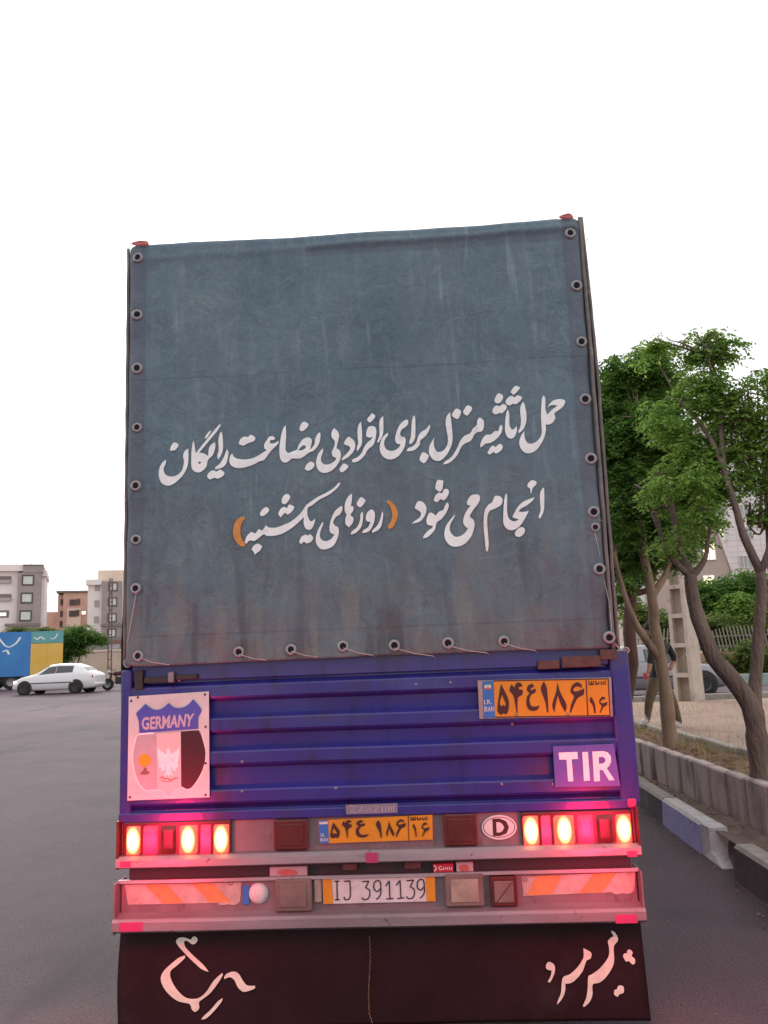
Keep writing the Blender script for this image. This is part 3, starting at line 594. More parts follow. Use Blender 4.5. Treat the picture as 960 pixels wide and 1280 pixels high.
# binding strip + rod on the right edge
for (xa, xb, yo, r_) in ((3, 0, -.045, .010), (9, 0, -.02, .009)):
    mb = MB(); pts = []
    for i in range(26):
        t = i/25; px = 723+(764-723)*t+xa*(.4+.6*min(1, t*3)); py = 272+(812-272)*t
        q = T(px, py, yo); q.x += .004*noise.noise(Vector((t*14, xa, 0))); pts.append(q)
    mb.tube(pts, r_, 8); mb.build('edge_binding', M['worn_strip'], truck, smooth=True)
mb = MB(); pts = [T(160.5+(.5 if i % 2 else 0)-5*i/20, 311+i*(828-311)/20, -.015) for i in range(21)]; mb.tube(pts, .009, 8); mb.build('edge_binding', M['worn_strip'], truck, smooth=True)
for s in (-1, 1):                                        # overlap between the rear sheet and the side curtains
    mb = MB(); vs = []
    for i in range(41):
        v = i/40; xe = XL(v) if s < 0 else XR(v); z = zbot(xe)*(1-v)+(tl.z if s < 0 else tr.z)*v-.03*(v > .97)
        vs += [(xe-s*.02, ty(xe-s*.02, z)+.03, z), (xe+s*.004, -.015, z), (s*1.24 if abs(xe) < 1.24 else xe, .02, z), (s*1.236, .16, z)]
    mb.add(vs, [(4*i+k, 4*i+4+k, 4*i+5+k, 4*i+1+k) for i in range(40) for k in range(3)])
    mb.build('corner_flap', M['tarp_side'], truck, smooth=True)
# steel frame behind the curtain
mb = MB()
for x in (-1.2, 1.17): mb.box(x, x+.04, .0, .05, 1.5, 3.95)
mb.box(-1.2, 1.21, 0, .05, 3.93, 3.97); mb.build('rear_frame', M['dark'], truck)

# corrugated tailboard -------------------------------------------------
zc = lambda py: T(460, py, 0).z
zt_, zb_ = zc(834), zc(1008)
prof = [(0.0, zt_+.05), (0.0, zc(846))]
for hy in (850, 892, 933, 981):
    z0 = zc(hy)
    prof += [(.0, z0+.022), (-.032, z0+.004), (-.036, z0-.003), (-.036, z0-.052), (-.030, z0-.062), (-.002, z0-.078)]
prof = [q for q in prof if q[1] > zc(1003)]+[(0.0, zc(1003)), (-.02, zc(1004)), (-.02, zb_)]
xl, xr = T(163, 930, -.02).x, T(770, 930, -.02).x
mb = MB(); NX = 40; vs = []
for i in range(NX+1):
    x = xl+(xr-xl)*i/NX
    for y, z in prof: vs.append((x, y+.0035*noise.noise(Vector((x*2.3, z*6, 1))), z+.003*noise.noise(Vector((x*1.5, z*3, 6)))))
m_ = len(prof); mb.add(vs, [(i*m_+j, i*m_+j+1, (i+1)*m_+j+1, (i+1)*m_+j) for i in range(NX) for j in range(m_-1)])
tb = mb.build('tailboard', M['purple'], truck)
for px, py in P('303,952 303,989 627,980 691,980 563,853 420,985 520,855 224,850 640,905'):
    q = T(px, py, -.03); mb = MB(); mb.lathe(q+Vector((0, -.004, 0)), (0, -1, 0), [(0, .006), (.005, .005), (.0085, .0), (.0085, -.006)], 10); mb.build('bolt', M['alu'], tb, smooth=True)
for a, b in ((149, 165), (768, 795)):
    mb = MB(); x0, x1 = T(a+1.5, 920, -.04).x, T(b-1, 920, -.04).x
    mb.box(x0, x1, -.045, .10, zc(1012), zc(826), 0, .008); mb.build('corner_post', M['purple'], truck)
mb = MB(); mb.box(xl+.001, xr-.001, -.022, .02, zc(842), zc(812), 0, .006); mb.build('top_rail', M['purple'], truck)
mb = MB(); mb.box(T(150, 1015, -.03).x, T(796, 1003, -.03).x, -.052, .06, zc(1018), zc(1006), 0, .005); mb.build('bottom_rail', M['purple'], truck)
# latches
mb = MB()
for x0, y0, x1, y1, yf in ((168, 838, 178, 862, -.05), (180, 846, 212, 853, -.046), (220, 843, 246, 849, -.046)):
    a, b = T(x0, y0, yf), T(x1, y1, yf); mb.box(a.x, b.x, yf, -.0, a.z, b.z, 0, .003)
mb.build('latch', M['dark'], truck)
mb = MB(); a, b = T(210, 840, -.05), T(217, 853, -.05); mb.box(a.x, b.x, -.056, -.02, a.z, b.z, 0, .004); mb.build('latch_catch', M['alu'], truck)
M['brown'] = mat('rusty_brown_steel', (.075, .035, .03), .8, c2=(.12, .06, .05), scale=20, bump=.4)
mb = MB()
for x0, y0, x1, y1, yf in ((672, 826, 700, 836, -.05), (702, 821, 752, 833, -.055), (750, 812, 772, 824, -.06)):
    a, b = T(x0, y0, yf), T(x1, y1, yf); mb.box(a.x, b.x, yf, -.0, a.z, b.z, 0, .004)
mb.build('latch', M['brown'], truck)
q = T(783, 813, -.04); mb = MB(); mb.lathe(q, (0, -1, 0), [(.006, -.006), (.010, .0), (.013, .004), (.017, .0), (.017, -.008)], 14); mb.tube([q+Vector((-.09, .02, .0)), q+Vector((-.012, .0, 0))], .006); mb.build('hook', M['ring'], truck, smooth=True)
mb = MB(); q = T(159, 829, -.03); mb.lathe(q, (-.3, -1, 0), [(.014, -.004), (.016, .004), (.022, .005), (.025, -.003)], 16); mb.build('hook', M['ring'], truck, smooth=True)

# ---- plates, signs -----------------------------------------------------
def plane_map(yv): return lambda px, py: T(px, py, yv)
def plate_box(corn, yf, th, name, m_, parent):
    mb = MB(); c = [T(x, y, yf) for x, y in corn]; d = [Vector((q.x, q.y+th, q.z)) for q in c]
    mb.add(c+d, [(0, 3, 2, 1), (4, 5, 6, 7), (0, 1, 5, 4), (1, 2, 6, 5), (2, 3, 7, 6), (3, 0, 4, 7)]); return mb.build(name, m_, parent)
def printed(name, m_, parent, yv, loops, f=None):
    mb = MB()
    for i, l in enumerate(loops): mb.poly(l, f or plane_map(yv-.00008*(i % 4)))
    return mb.build(name, m_, parent)
YP = -.052
DIG = dict(five='40,62 75,130 103,200 100,270 85,305 60,300 35,310 12,280 15,220 28,130|50,150 62,185 78,225 68,243 56,228 46,245 32,222 36,185',
 four='125,65 140,85 150,95 155,68 175,52 200,58 215,85 200,84 182,90 185,106 215,110 210,150 175,176 172,295 165,300 150,200 135,150 110,120 113,90',
 ein='255,80 285,62 302,75 300,88 275,100 282,116 318,100 315,130 282,150 268,190 280,235 310,245 350,235 330,270 290,280 255,260 243,215 250,160 268,138 248,115',
 one='382,42 408,100 420,290 408,290 395,210 362,120 360,90', eight='492,45 515,130 565,230 555,290 520,230 495,155 480,220 468,292 450,230 480,130',
 six='655,50 685,70 685,95 650,82 620,100 625,125 660,120 705,100 700,150 650,180 600,295 592,290 600,230 625,165 597,130 605,85 630,58',
 one2='762,165 790,220 800,295 785,298 775,240 748,195', six2='860,165 878,185 850,190 835,205 850,220 892,205 885,235 860,250 835,298 830,290 845,240 825,215 835,180')
def glyph(k, tf=lambda p: p): return [[tf(q) for q in smooth_loop(P(l), 3)] for l in DIG[k].split('|')]
fr = plate_box(P('597,850.6 764,846.5 766,895.4 599.4,898.5'), YP, .012, 'number_plate', M['plate_grey'], truck); fr['label'] = 'large yellow number plate at the top right of the tailboard'
printed('plate_field', M['plate_yellow'], fr, YP-.0015, [[P('617,850.6 760.6,848.3 763,895 619,897')]])
printed('plate_band', M['plate_blue'], fr, YP-.0015, [[P('603,851.8 616.8,850.9 618.8,897 604.6,898')]])
w13 = lambda p: (620+p[0]/6.4, 845+p[1]/6.4)
lp = [glyph(k_, w13) for k_ in DIG]
IR = ['738,38 746,38 748,62 756,62 757,40 765,40 768,62 774,62 774,38 782,38 783,72 742,74', '795,38 803,38 804,58 818,58 818,44 826,44 828,66 800,72 792,66', '836,42 843,42 845,62 856,58 856,42 863,42 864,66 838,70', '869,36 877,36 879,72 871,72']
lp += [[[w13(q) for q in P(s_)]] for s_ in IR]
lp += [[P('732,849.4 733.4,849.4 735.6,895 734.2,895')], [P('617,850.4 760.8,848 760.9,849.2 617,851.8')], [P('619,895.8 762.9,893.8 763,895.1 619,897')], [P('759.6,848.4 760.8,848.3 763.2,895 762,895')]]
printed('characters', M['plate_ink'], fr, YP-.003, lp)
lp = []
for body, q in (('I.R.', quad((604.8, 875), (614.5, 874.3), (614.8, 880), (605.2, 880.6))), ('IRAN', quad((605, 883.5), (617.6, 882.6), (617.9, 889), (605.4, 890)))):
    vs, fs = text_loops(body, .02); mb = MB(); mb.add([plane_map(YP-.003)(*q(*v)) for v in vs], fs); lp.append(mb)
mb = MB()
for q in lp: mb.add(q.v, q.f)
mb.poly([P('605.5,856.5 613.8,856 614,861 605.7,861.5')], plane_map(YP-.003)); mb.build('characters', M['plate_white'], fr)
printed('flag_stripe', M['sign_red2'], fr, YP-.0033, [[P('605.6,860 614,859.5 614.1,861.6 605.8,862.1')], [P('609,857.8 610.5,857.7 610.6,859.2 609,859.3')]])
printed('flag_stripe', mat('flag_green', (.05, .3, .15), .6), fr, YP-.0033, [[P('605.4,855 613.8,854.5 613.8,856.2 605.5,856.7')]])
for px, py in ((645.5, 893.5), (710, 893)):
    mb = MB(); q = T(px, py, YP-.003); mb.lathe(q, (0, -1, 0), [(0, .004), (.005, .003), (.007, 0)], 10); mb.build('screw', M['alu'], fr, smooth=True)

YB = -.036                                          # light bar back panel
# lower yellow plate
fr = plate_box(P('398,1025.5 540.5,1018.5 541,1049.5 399.5,1054.5'), YB-.012, .010, 'number_plate', M['plate_yellow'], truck); fr['label'] = 'small yellow number plate between the tail lamps'
YQ = YB-.0135
printed('plate_band', M['plate_blue'], fr, YQ, [[P('398.3,1025.8 410,1025.2 411,1053.9 399.5,1054.3')]])
box = dict(five=((12, 103), (62, 310), (412.8, 424.4), (1028, 1047.8)), four=((110, 215), (52, 300), (427.8, 439.6), (1025, 1048)), ein=((243, 350), (62, 280), (444.7, 461), (1025, 1047)),
 one=((360, 420), (42, 290), (470, 477.3), (1025, 1047)), eight=((450, 565), (45, 292), (482.7, 492.7), (1025.5, 1046)), six=((592, 705), (50, 295), (495, 507), (1024, 1046.5)),
 one2=((748, 800), (165, 298), (516, 521), (1029, 1046)), six2=((825, 892), (165, 298), (527, 537), (1028, 1046)))
lp = []
for k_, (bx, by, tx, ty_) in box.items():
    lp.append(glyph(k_, lambda p: (tx[0]+(p[0]-bx[0])/(bx[1]-bx[0])*(tx[1]-tx[0]), ty_[0]+(p[1]-by[0])/(by[1]-by[0])*(ty_[1]-ty_[0]))))
lp += [[P('510,1020 511,1020 511.6,1050.6 510.6,1050.7')]]
for s_ in IR: lp.append([[(513+(p[0]-738)/140*21, 1020.7+(p[1]-36)/38*5) for p in P(s_)]])
printed('characters', M['plate_ink'], fr, YQ-.0015, lp)
printed('flag_stripe', M['plate_white'], fr, YQ-.0015, [[P('399,1027.5 409.6,1027 409.8,1030 399.2,1030.5')]])
mb = MB()
for body, q in (('I.R.', quad((400.5, 1042), (406, 1041.6), (406.2, 1046), (400.8, 1046.4))), ('IRAN', quad((400.3, 1047.8), (409.5, 1047.2), (409.8, 1051.5), (400.6, 1052)))):
    vs, fs = text_loops(body, .02); mb.add([plane_map(YQ-.0015)(*q(*v)) for v in vs], fs)
mb.build('characters', M['plate_white'], fr)
# white IJ plate
YR = -.036
fr = plate_box(P('403,1098.5 543.5,1094.5 544.5,1126.5 404.5,1130'), YR-.012, .010, 'number_plate', M['plate_white'], truck); fr['label'] = 'white number plate with orange ends on the lower bar'
printed('plate_end', M['plate_yellow'], fr, YR-.0135, [[P('403.2,1098.6 415,1098.2 416.5,1129.5 405,1130')]])
printed('plate_end', M['plate_yellow'], fr, YR-.0135, [[P('532,1094.9 543.2,1094.5 544.3,1126.5 533.5,1126.8')]])
mb = MB(); w8 = lambda x, y: plane_map(YR-.0145)(380+x/5.333, 1000+y/5.333); WD = 8.5
for s_ in ('203,543 235,541', '219,542 222,664', '206,666 238,664', '268,542 308,540', '306,540 309,630 300,660 275,664 267,645',
           '388,545 432,541 410,585 436,600 437,640 420,662 395,662 388,648', '509,590 490,610 468,595 466,560 480,540 503,540 511,565 512,620 500,648 482,662',
           '545,575 568,538 573,655', '548,660 596,656', '615,570 640,535 647,652', '622,657 668,652', '683,538 730,533 708,578 733,595 735,632 718,655 692,655 684,642',
           '799,580 780,602 758,588 756,552 770,532 793,532 801,557 803,612 790,640 772,655'):
    ribbon(P(s_), WD, w8, mb, 4)
for i_ in range(6): mb.box(*[0]*6) if False else None
mb.build('characters', M['plate_ink'], fr)

# shield sign
YS = -.048; sg = plate_box([(155+x/8.348, 860+y/8.348) for x, y in P('50,90 885,35 892,1140 35,1175')], YS, .004, 'shield_sign', M['white'], truck)
ws = lambda s_: [(155+x/8.348, 860+y/8.348) for x, y in s_]
body = P('160,490 780,440 820,540 850,680 830,820 770,950 700,1040 650,1052 600,1035 520,1060 460,1130 400,1065 300,1055 220,1060 150,970 110,850 95,700 120,570')
halo = [(470+(x-470)*1.04, 780+(y-780)*1.035+6) for x, y in body]
printed('emblem_rim', mat('sign_rim', (.78, .74, .70), .5), sg, YS-.001, [[ws(smooth_loop(halo, 3))]])
printed('emblem_field', M['sign_grey'], sg, YS-.002, [[ws(smooth_loop(body, 3))]])
printed('emblem_middle', M['sign_pale'], sg, YS-.0028, [[ws(P('340,476 592,456 597,1032 520,1058 460,1126 400,1063 345,1056'))]])
printed('emblem_right', M['sign_red'], sg, YS-.0028, [[ws(P('594,455')+smooth_loop(P('780,440 820,540 850,680 830,820 770,950 700,1040 650,1052 597,1020'), 3, False))]])
banner = P('125,265 225,165')+smooth_loop(P('225,165 290,215 350,228 410,205 465,155'), 4, False)[1:]+smooth_loop(P('465,155 520,200 590,208 660,180 722,118'), 4, False)[1:]+smooth_loop(P('722,118 808,225 775,310 775,425'), 3, False)[1:]+P('160,472 155,350')
printed('banner', M['sign_blue'], sg, YS-.0036, [[ws(banner)]])
printed('banner_edge', M['paint_white'], sg, YS-.0032, [[ws(P('160,472 310,461 310,480 160,492'))]])
vs, fs = text_loops('GERMANY', .035); q = quad((176.9, 896.6), (243.4, 891.6), (240.8, 908), (177.4, 912.8)); mb = MB()
mb.add([plane_map(YS-.0044)(*q(*v)) for v in vs], fs); mb.build('lettering', mat('letter_grey', (.45, .38, .43), .6), sg)
wing = '460,625 480,640 488,690 540,660 560,640 575,610 580,700 560,780 570,830 545,830 540,880 520,850 505,885 495,800 490,880 520,915 480,905 465,925 450,905 410,915 440,880 435,800 425,885 410,850 390,880 385,830 360,830 365,780 350,700 350,610 370,640 390,660 440,690 445,640'
printed('eagle_emblem', M['paint_white'], sg, YS-.0038, [[ws(P(wing))]])
printed('disc', M['sign_orange'], sg, YS-.0038, [[ws([(215+66*math.cos(a), 755+68*math.sin(a)) for a in np.linspace(0, 6.283, 22)[:-1]])]])
printed('blot', M['sign_brown'], sg, YS-.0038, [[ws(P('205,830 235,835 240,865 272,882 255,895 215,905 170,900 185,870 208,860'))]])
mb = MB(); ribbon(ws(P('370,945 400,925 420,955 450,940 480,960 520,945 560,935')), 1.3, plane_map(YS-.0042), mb); ribbon(ws(P('385,965 440,975 500,972')), .7, plane_map(YS-.0044), mb); mb.build('scribble', M['sign_red2'], sg)
for x, y in P('145,98 75,135 845,68 850,405 850,785 62,1138 850,1115'):
    q = T(155+x/8.348, 860+y/8.348, YS-.002); mb = MB(); mb.lathe(q, (0, -1, 0), [(0, .004), (.004, .003), (.006, 0)], 9); mb.build('screw', M['brown'], sg, smooth=True)
# TIR plate
r7 = lambda s_: [(590+x/4.8, 835+y/4.8) for x, y in s_]
tir = plate_box(r7(P('485,470 850,455 890,708 500,714')), -.050, .005, 'tir_plate', M['tir_blue'], truck)
printed('lettering', M['paint_white'], tir, -.0515, [[r7(P('520,508 632,503 636,545 598,548 608,680 577,680 567,549 524,550'))], [r7(P('662,505 695,503 708,675 672,678'))],
  [r7(P('722,502 785,498 815,506 833,530 835,560 824,588 808,600 855,672 822,674 785,612 765,612 768,678 733,680')), r7(P('760,535 785,533 800,545 800,560 790,572 762,576'))]])
q = plate_box(P('432,1006 497,1004 497,1016 433,1018'), -.056, .003, 'sticker', mat('grey_sticker', (.20, .17, .22), .6), truck)
mb = MB(); x = 436
for sh in ('437,1008 445,1008 438,1015 446,1015', '449,1015 452,1008 455,1015 450,1012', '457,1008 458,1015 463,1009 464,1015', '467,1008 474,1008 467,1015 474,1015', '478,1008 478,1015', '482,1008 482,1015', '485,1008 486,1015', '489,1008 489,1014', '492,1007 492,1014'):
    ribbon(P(sh), 1.0, plane_map(-.0573), mb, 1)
mb.build('lettering', mat('pale_grey_print', (.42, .38, .42), .6), q)

# ---- upper light bar ---------------------------------------------------
def Zc(py, y=0): return T(470, py, y).z
XA, XB = T(150, 1050, -.05).x, T(797, 1050, -.05).x
mb = MB(); mb.box(XA, XB, YB, .02, Zc(1068), Zc(1018.5, YB), 0, .003); mb.build('light_bar_panel', M['alu_panel'], truck)
mb = MB()
pr = [(YB+.001, Zc(1061, -.06)), (-.075, Zc(1063, -.08)), (-.095, Zc(1068, -.09)), (-.098, Zc(1077, -.1)), (-.085, Zc(1078.5, -.09)), (.0, Zc(1078, 0))]
def extr(mb, pr, x0, x1, nx=30, wob=.0015):
    k = len(pr); vs = []
    for i in range(nx+1):
        x = x0+(x1-x0)*i/nx
        for y, z in pr: vs.append((x, y+wob*noise.noise(Vector((x*3, z*9, 0))), z+wob*noise.noise(Vector((x*2, y*9, 4)))))
    mb.add(vs, [(i*k+j, i*k+j+1, (i+1)*k+j+1, (i+1)*k+j) for i in range(nx) for j in range(k-1)]+[tuple(range(k)), tuple(range(nx*k+k-1, nx*k-1, -1))])
extr(mb, pr, XA-.004, XB+.004); fixn(mb.build('light_bar_lip', M['alu'], truck))
# lamp clusters
def cluster(cells, y0, y1, slope, lab):
    x0, x1 = cells[0][0], cells[-1][1]
    hb = MB(); a, b = T(x0-2, y0-1.5, YB-.02), T(x1+2, y1+1.5, YB-.02); hb.box(a.x, b.x, YB-.022, YB+.001, (a.z+b.z)/2+.085, (a.z+b.z)/2-.085, 0, .004)
    h = hb.build('tail_lamp', M['refl_dark'], truck); h['label'] = lab
    for xa, xb, hot in cells:
        xm = (xa+xb)/2; c = T(xm, (y0+y1)/2+slope*(xm-(x0+x1)/2), YB-.03); wd = abs(T(xb, 1040, YB).x-T(xa, 1040, YB).x)/2-.0025; ht = (y1-y0)/2/266
        mb = MB(); nn = 8; vs = []
        for j in range(nn+1):
            for i in range(nn+1):
                u, v = i/nn*2-1, j/nn*2-1; e_ = (1-u**6)*(1-v**6)
                vs.append((u*wd, .012-.014*e_**.5, v*ht))
        mb.add(vs, [(j*(nn+1)+i, j*(nn+1)+i+1, (j+1)*(nn+1)+i+1, (j+1)*(nn+1)+i) for j in range(nn) for i in range(nn)])
        o = mb.build('lamp_lens', M['lamp_hot'] if hot == 2 else M['lamp_red'] if hot == 1 else M['refl_dark'], h, smooth=True, loc=c)
        if hot == 2: o['label'] = 'glowing yellow white lamp segment'
cluster([(156, 176, 2), (177, 198, 1), (199, 221, 0), (222, 248, 2), (249, 264, 1), (265, 287, 2)], 1031, 1069, -.02, 'lit tail lamp cluster at the left end of the bar')
cluster([(653, 675, 2), (676, 690, 1), (691, 720, 2), (721, 744, 1), (745, 768, 0), (769, 791, 2)], 1018.5, 1056.5, -.02, 'lit tail lamp cluster at the right end of the bar')
for x, lab in ((222, 0), (722, 1)):                      # the light the lamps throw
    q = T(x, 1048 if lab == 0 else 1037, -.13)
    al2 = bpy.data.lights.new('tail_lamp_spill', 'POINT'); al2.energy = 15; al2.color = (1, .014, .075); al2.shadow_soft_size = .12
    a2 = bpy.data.objects.new('tail_lamp_spill', al2); COL.objects.link(a2); a2.location = q+Vector((.14 if lab else -.14, -.36, -.03)); a2.parent = truck
def refl(x0, y0, x1, y1, m_, m2=None, yb=YB, d=.03, name='reflector', lab=None):
    a, b = T(x0, y0, yb-d), T(x1, y1, yb-d); mb = MB(); mb.box(a.x, b.x, yb-d, yb+.001, a.z, b.z, 0, .006); o = mb.build(name, m_, truck)
    if m2:
        mb = MB(); w_, h_ = (b.x-a.x)*.14, (a.z-b.z)*.14; mb.box(a.x+w_, b.x-w_, yb-d-.005, yb-d+.001, a.z-h_, b.z+h_, 0, .004); mb.build('lens', m2, o)
    if lab: o['label'] = lab
    return o
refl(342, 1025.5, 385.5, 1062, M['refl_dark'], M['refl_dark']); refl(553.5, 1018.5, 597.5, 1057, M['refl_dark'], M['refl_dark'])
# oval D
q = T(624, 1034, YB-.004); mb = MB(); mb.add([(q.x+.083*math.cos(a), YB-.007, q.z+.056*math.sin(a)) for a in np.linspace(0, 6.283, 33)[:-1]]+[(q.x+.083*math.cos(a), YB, q.z+.056*math.sin(a)) for a in np.linspace(0, 6.283, 33)[:-1]],
  [tuple(range(31, -1, -1))]+[(i, (i+1) % 32, 32+(i+1) % 32, 32+i) for i in range(32)]); ov = fixn(mb.build('oval_sticker', M['white'], truck))
r8 = lambda s_: [(470+x/2.743, 990+y/2.743) for x, y in s_]
printed('letter', M['plate_ink'], ov, YB-.0085, [[r8(P('399,92 425,91 446,100 456,120 448,142 424,151 402,151')), r8(P('412,103 424,103 434,110 440,121 434,134 424,139 414,139'))]])
printed('letter_ring', M['plate_ink'], ov, YB-.0085, [[[(624+20*math.cos(a), 1034+12.9*math.sin(a)) for a in np.linspace(0, 6.283, 33)[:-1]], [(624+19.2*math.cos(a), 1034+12.2*math.sin(a)) for a in np.linspace(0, 6.283, 33)[:-1]]]])
# ---- gap between the bars
mb = MB(); mb.box(XA+.03, XB-.03, .0, .04, Zc(1100), Zc(1076)); mb.build('gap_beam', M['dark'], truck)
for x0, y0, x1, y1, m_ in ((337, 1084, 384, 1097, M['sign_grey']), (570, 1078, 592, 1092, M['sign_grey']), (428, 1080, 446, 1088, M['brown']), (505, 1077.5, 526, 1086, M['brown'])):
    a, b = T(x0, y0, -.03), T(x1, y1, -.03); mb = MB(); mb.box(a.x, b.x, -.03, .001, a.z, b.z, 0, .003); o = mb.build('bracket', m_, truck)
    if m_ == M['sign_grey']: printed('red_mark', M['sign_red2'], o, -.0315, [[smooth_loop([(x0+(x1-x0)*u, y0+(y1-y0)*v) for u, v in ((.25, .3), (.5, .2), (.7, .35), (.75, .7), (.4, .8), (.2, .65))], 3)]])
a, b = T(541, 1080, -.03), T(567, 1090.5, -.03); mb = MB(); mb.box(a.x, b.x, -.03, .001, a.z, b.z, 0, .003); o = mb.build('sticker', mat('red_sticker', (.40, .02, .04), .5), truck); 
mb = MB(); ribbon(P('542.5,1081.5 545.5,1085 543,1089'), 1.2, plane_map(-.0315), mb); ribbon(P('552,1083 549,1084 549.5,1087 552.5,1087 552.5,1085.3'), .9, plane_map(-.0315), mb)
for x in (554.5, 557, 559.5, 562, 564.5): ribbon([(x, 1084), (x+.3, 1087.3)], .9, plane_map(-.0315), mb, 1)
mb.build('lettering', M['paint_white'], o)
# ---- lower bar
XC, XD = T(146.5, 1130, -.06).x, T(802, 1125, -.06).x
mb = MB(); mb.box(XC+.01, XD-.01, YR, .0, Zc(1150, -.03), Zc(1094, -.03), 0, .003); mb.build('lower_bar_panel', M['alu_panel'], truck)
mb = MB(); extr(mb, [(YR+.001, Zc(1093, -.05)), (-.055, Zc(1093.5, -.06)), (-.058, Zc(1097.5, -.06)), (YR+.001, Zc(1099, -.05))], XC, XD); fixn(mb.build('lower_bar_edge', M['alu'], truck))
mb = MB(); extr(mb, [(YR+.001, Zc(1134, -.04)), (-.062, Zc(1139, -.07)), (-.105, Zc(1143, -.11)), (-.120, Zc(1147, -.12)), (-.120, Zc(1158, -.12)), (-.105, Zc(1160, -.11)), (-.02, Zc(1160, -.02))], XC-.003, XD+.003); fixn(mb.build('lower_bar_lip', M['alu'], truck))
for s, xx in ((0, XC), (1, XD)):                          # end plates
    mb = MB(); mb.box(xx-.004+s*0, xx+.004, -.10, .05, Zc(1158, -.05), Zc(1094, -.05), 0, .001); mb.build('bar_end', M['alu_panel'], truck)
    x_ = XA if s == 0 else XB; mb = MB(); mb.box(x_-.006, x_+.006, -.085, .05, Zc(1077, -.05), Zc(1016, -.05), 0, .001); mb.build('bar_end', M['refl_dark'], truck)
YC = YR-.003
def strip(tl_, tr_, br_, bl_, bands):
    q = quad(tl_, tr_, br_, bl_)
    o = plate_box([tl_, tr_, br_, bl_], YC, .002, 'reflective_strip', M['chev_white'], truck)
    printed('stripe', M['chev_orange'], o, YC-.001, [[[q(u0, 1), q(u1, 1), q(u1+sk, 0.02), q(u0+sk, 0.02)]] for u0, u1, sk in bands])
    printed('stripe', M['chev_white'], o, YC-.0008, [[smooth_loop([q(u, v) for u, v in ((.8, -.05), (.84, -.12), (.9, -.08), (.95, -.13), (.99, -.04), (.93, .08), (.85, .06))], 2)]])
    return o
strip((156, 1106), (302, 1103), (300, 1128), (160, 1131), ((.17, .36, .14), (.57, .76, .16)))
strip((652, 1096), (794, 1090), (793, 1114), (654, 1120), ((.13, .36, -.10), (.63, .84, -.13)))
q = T(318, 1117, YC); mb = MB(); mb.lathe((q.x+.02, YR, q.z), (0, -1, 0), [(0, .022), (.025, .020), (.042, .012), (.048, .0)], 20); mb.build('marker_lamp', M['plate_white'], truck, smooth=True)
o = refl(303, 1107, 312, 1131, M['plate_blue'], None, YR, .006, 'sticker')
refl(343.5, 1100, 390, 1139.5, M['refl_brown'], M['refl_brown'], YR, .035); refl(392, 1099.5, 402, 1128.5, M['refl_cream'], None, YR, .02)
refl(556, 1094, 606, 1133, M['refl_brown'], M['refl_cream'], YR, .035); o = refl(612, 1096.5, 648, 1133, M['refl_dark'], M['refl_brown'], YR, .035)
mb = MB(); ribbon(P('621,1128 640,1103'), 1.0, plane_map(YR-.0415), mb, 2); mb.build('diagonal_mark', M['refl_dark'], o)
for px, py in ((656.5, 1099.5), (288, 1104)):
    mb = MB(); ribbon([(px+2.4*math.cos(a), py+2.4*math.sin(a)) for a in np.linspace(0, 6.28, 12)], .7, plane_map(YC-.0015), mb, 1); mb.build('round_mark', M['sign_red'], truck)
for x0, y0, x1, y1, yf in ((149, 1153.5, 178, 1164.5, -.1215), (769, 1143.5, 797, 1154, -.1215), (457, 1066, 473, 1078.5, -.0995), (150, 1077, 163, 1084, -.0995), (784, 1064, 797, 1071, -.0995)):
    a, b = T(x0, y0, yf), T(x1, y1, yf); mb = MB(); mb.box(a.x, b.x, yf, yf+.003, a.z, b.z, 0, .0005); mb.build('tape', M['pink_tape'], truck)
a = T(790, 1004, -.06); mb = MB(); mb.box(a.x-.02, a.x+.02, -.065, -.04, a.z-.018, a.z+.022, 0, .005); mb.build('tape', M['pink_tape'], truck)

# ---- mud flap
YM = -.004
def my(x, z): return YM+.014*noise.noise(Vector((x*2.2, z*1.5, 8)))+.05*(max(0, .55-z))**2*math.sin(x*2.5)
mb = MB(); NU, NV = 60, 26; vs = []
for j in range(NV+1):
    z = .46+(.025-.46)*j/NV
    for i in range(NU+1):
        u = i/NU; x0 = T(151, 1180, 0).x-.012*math.sin(j/NV*2.6); x1 = T(802, 1170, 0).x+.010*j/NV; x = x0+(x1-x0)*u
        zz_ = z+(.02*max(0, 1-u/.04)*(j/NV)**3)
        vs.append((x, my(x, zz_), zz_))
mb.add(vs, [(j*(NU+1)+i, (j+1)*(NU+1)+i, (j+1)*(NU+1)+i+1, j*(NU+1)+i+1) for j in range(NV) for i in range(NU)])
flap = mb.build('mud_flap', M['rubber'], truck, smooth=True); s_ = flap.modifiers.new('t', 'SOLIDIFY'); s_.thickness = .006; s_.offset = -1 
def onM(px, py):
    q = T(px, py, YM-.01); q.y = my(q.x, q.z)-.0085; return q
mb = MB()
for s_ in ('375,75 392,100 375,130 345,138 300,110 275,115 285,160 350,230 440,310 490,372 430,350 380,310 300,235 230,160 205,115 230,85 280,82 330,98 350,75',
 '285,235 280,260 210,325 160,370 165,440 220,530 300,595 400,595 470,540 530,450 605,380 610,400 560,480 500,555 440,600 408,630 410,680 375,712 345,690 325,645 230,625 150,570 95,500 75,430 100,370 150,320 230,255',
 '622,420 640,390 700,368 745,385 780,440 820,485 885,488 885,510 840,530 785,538 740,500 710,440 670,415 625,432', '612,592 600,625 540,700 470,765 428,775 450,745 510,690 570,620'):
    mb.poly([smooth_loop(P(s_), 4)], win(190, 1160, 6.857, onM))
mb.build('cream_lettering', M['paint_cream'], flap); mb = MB()
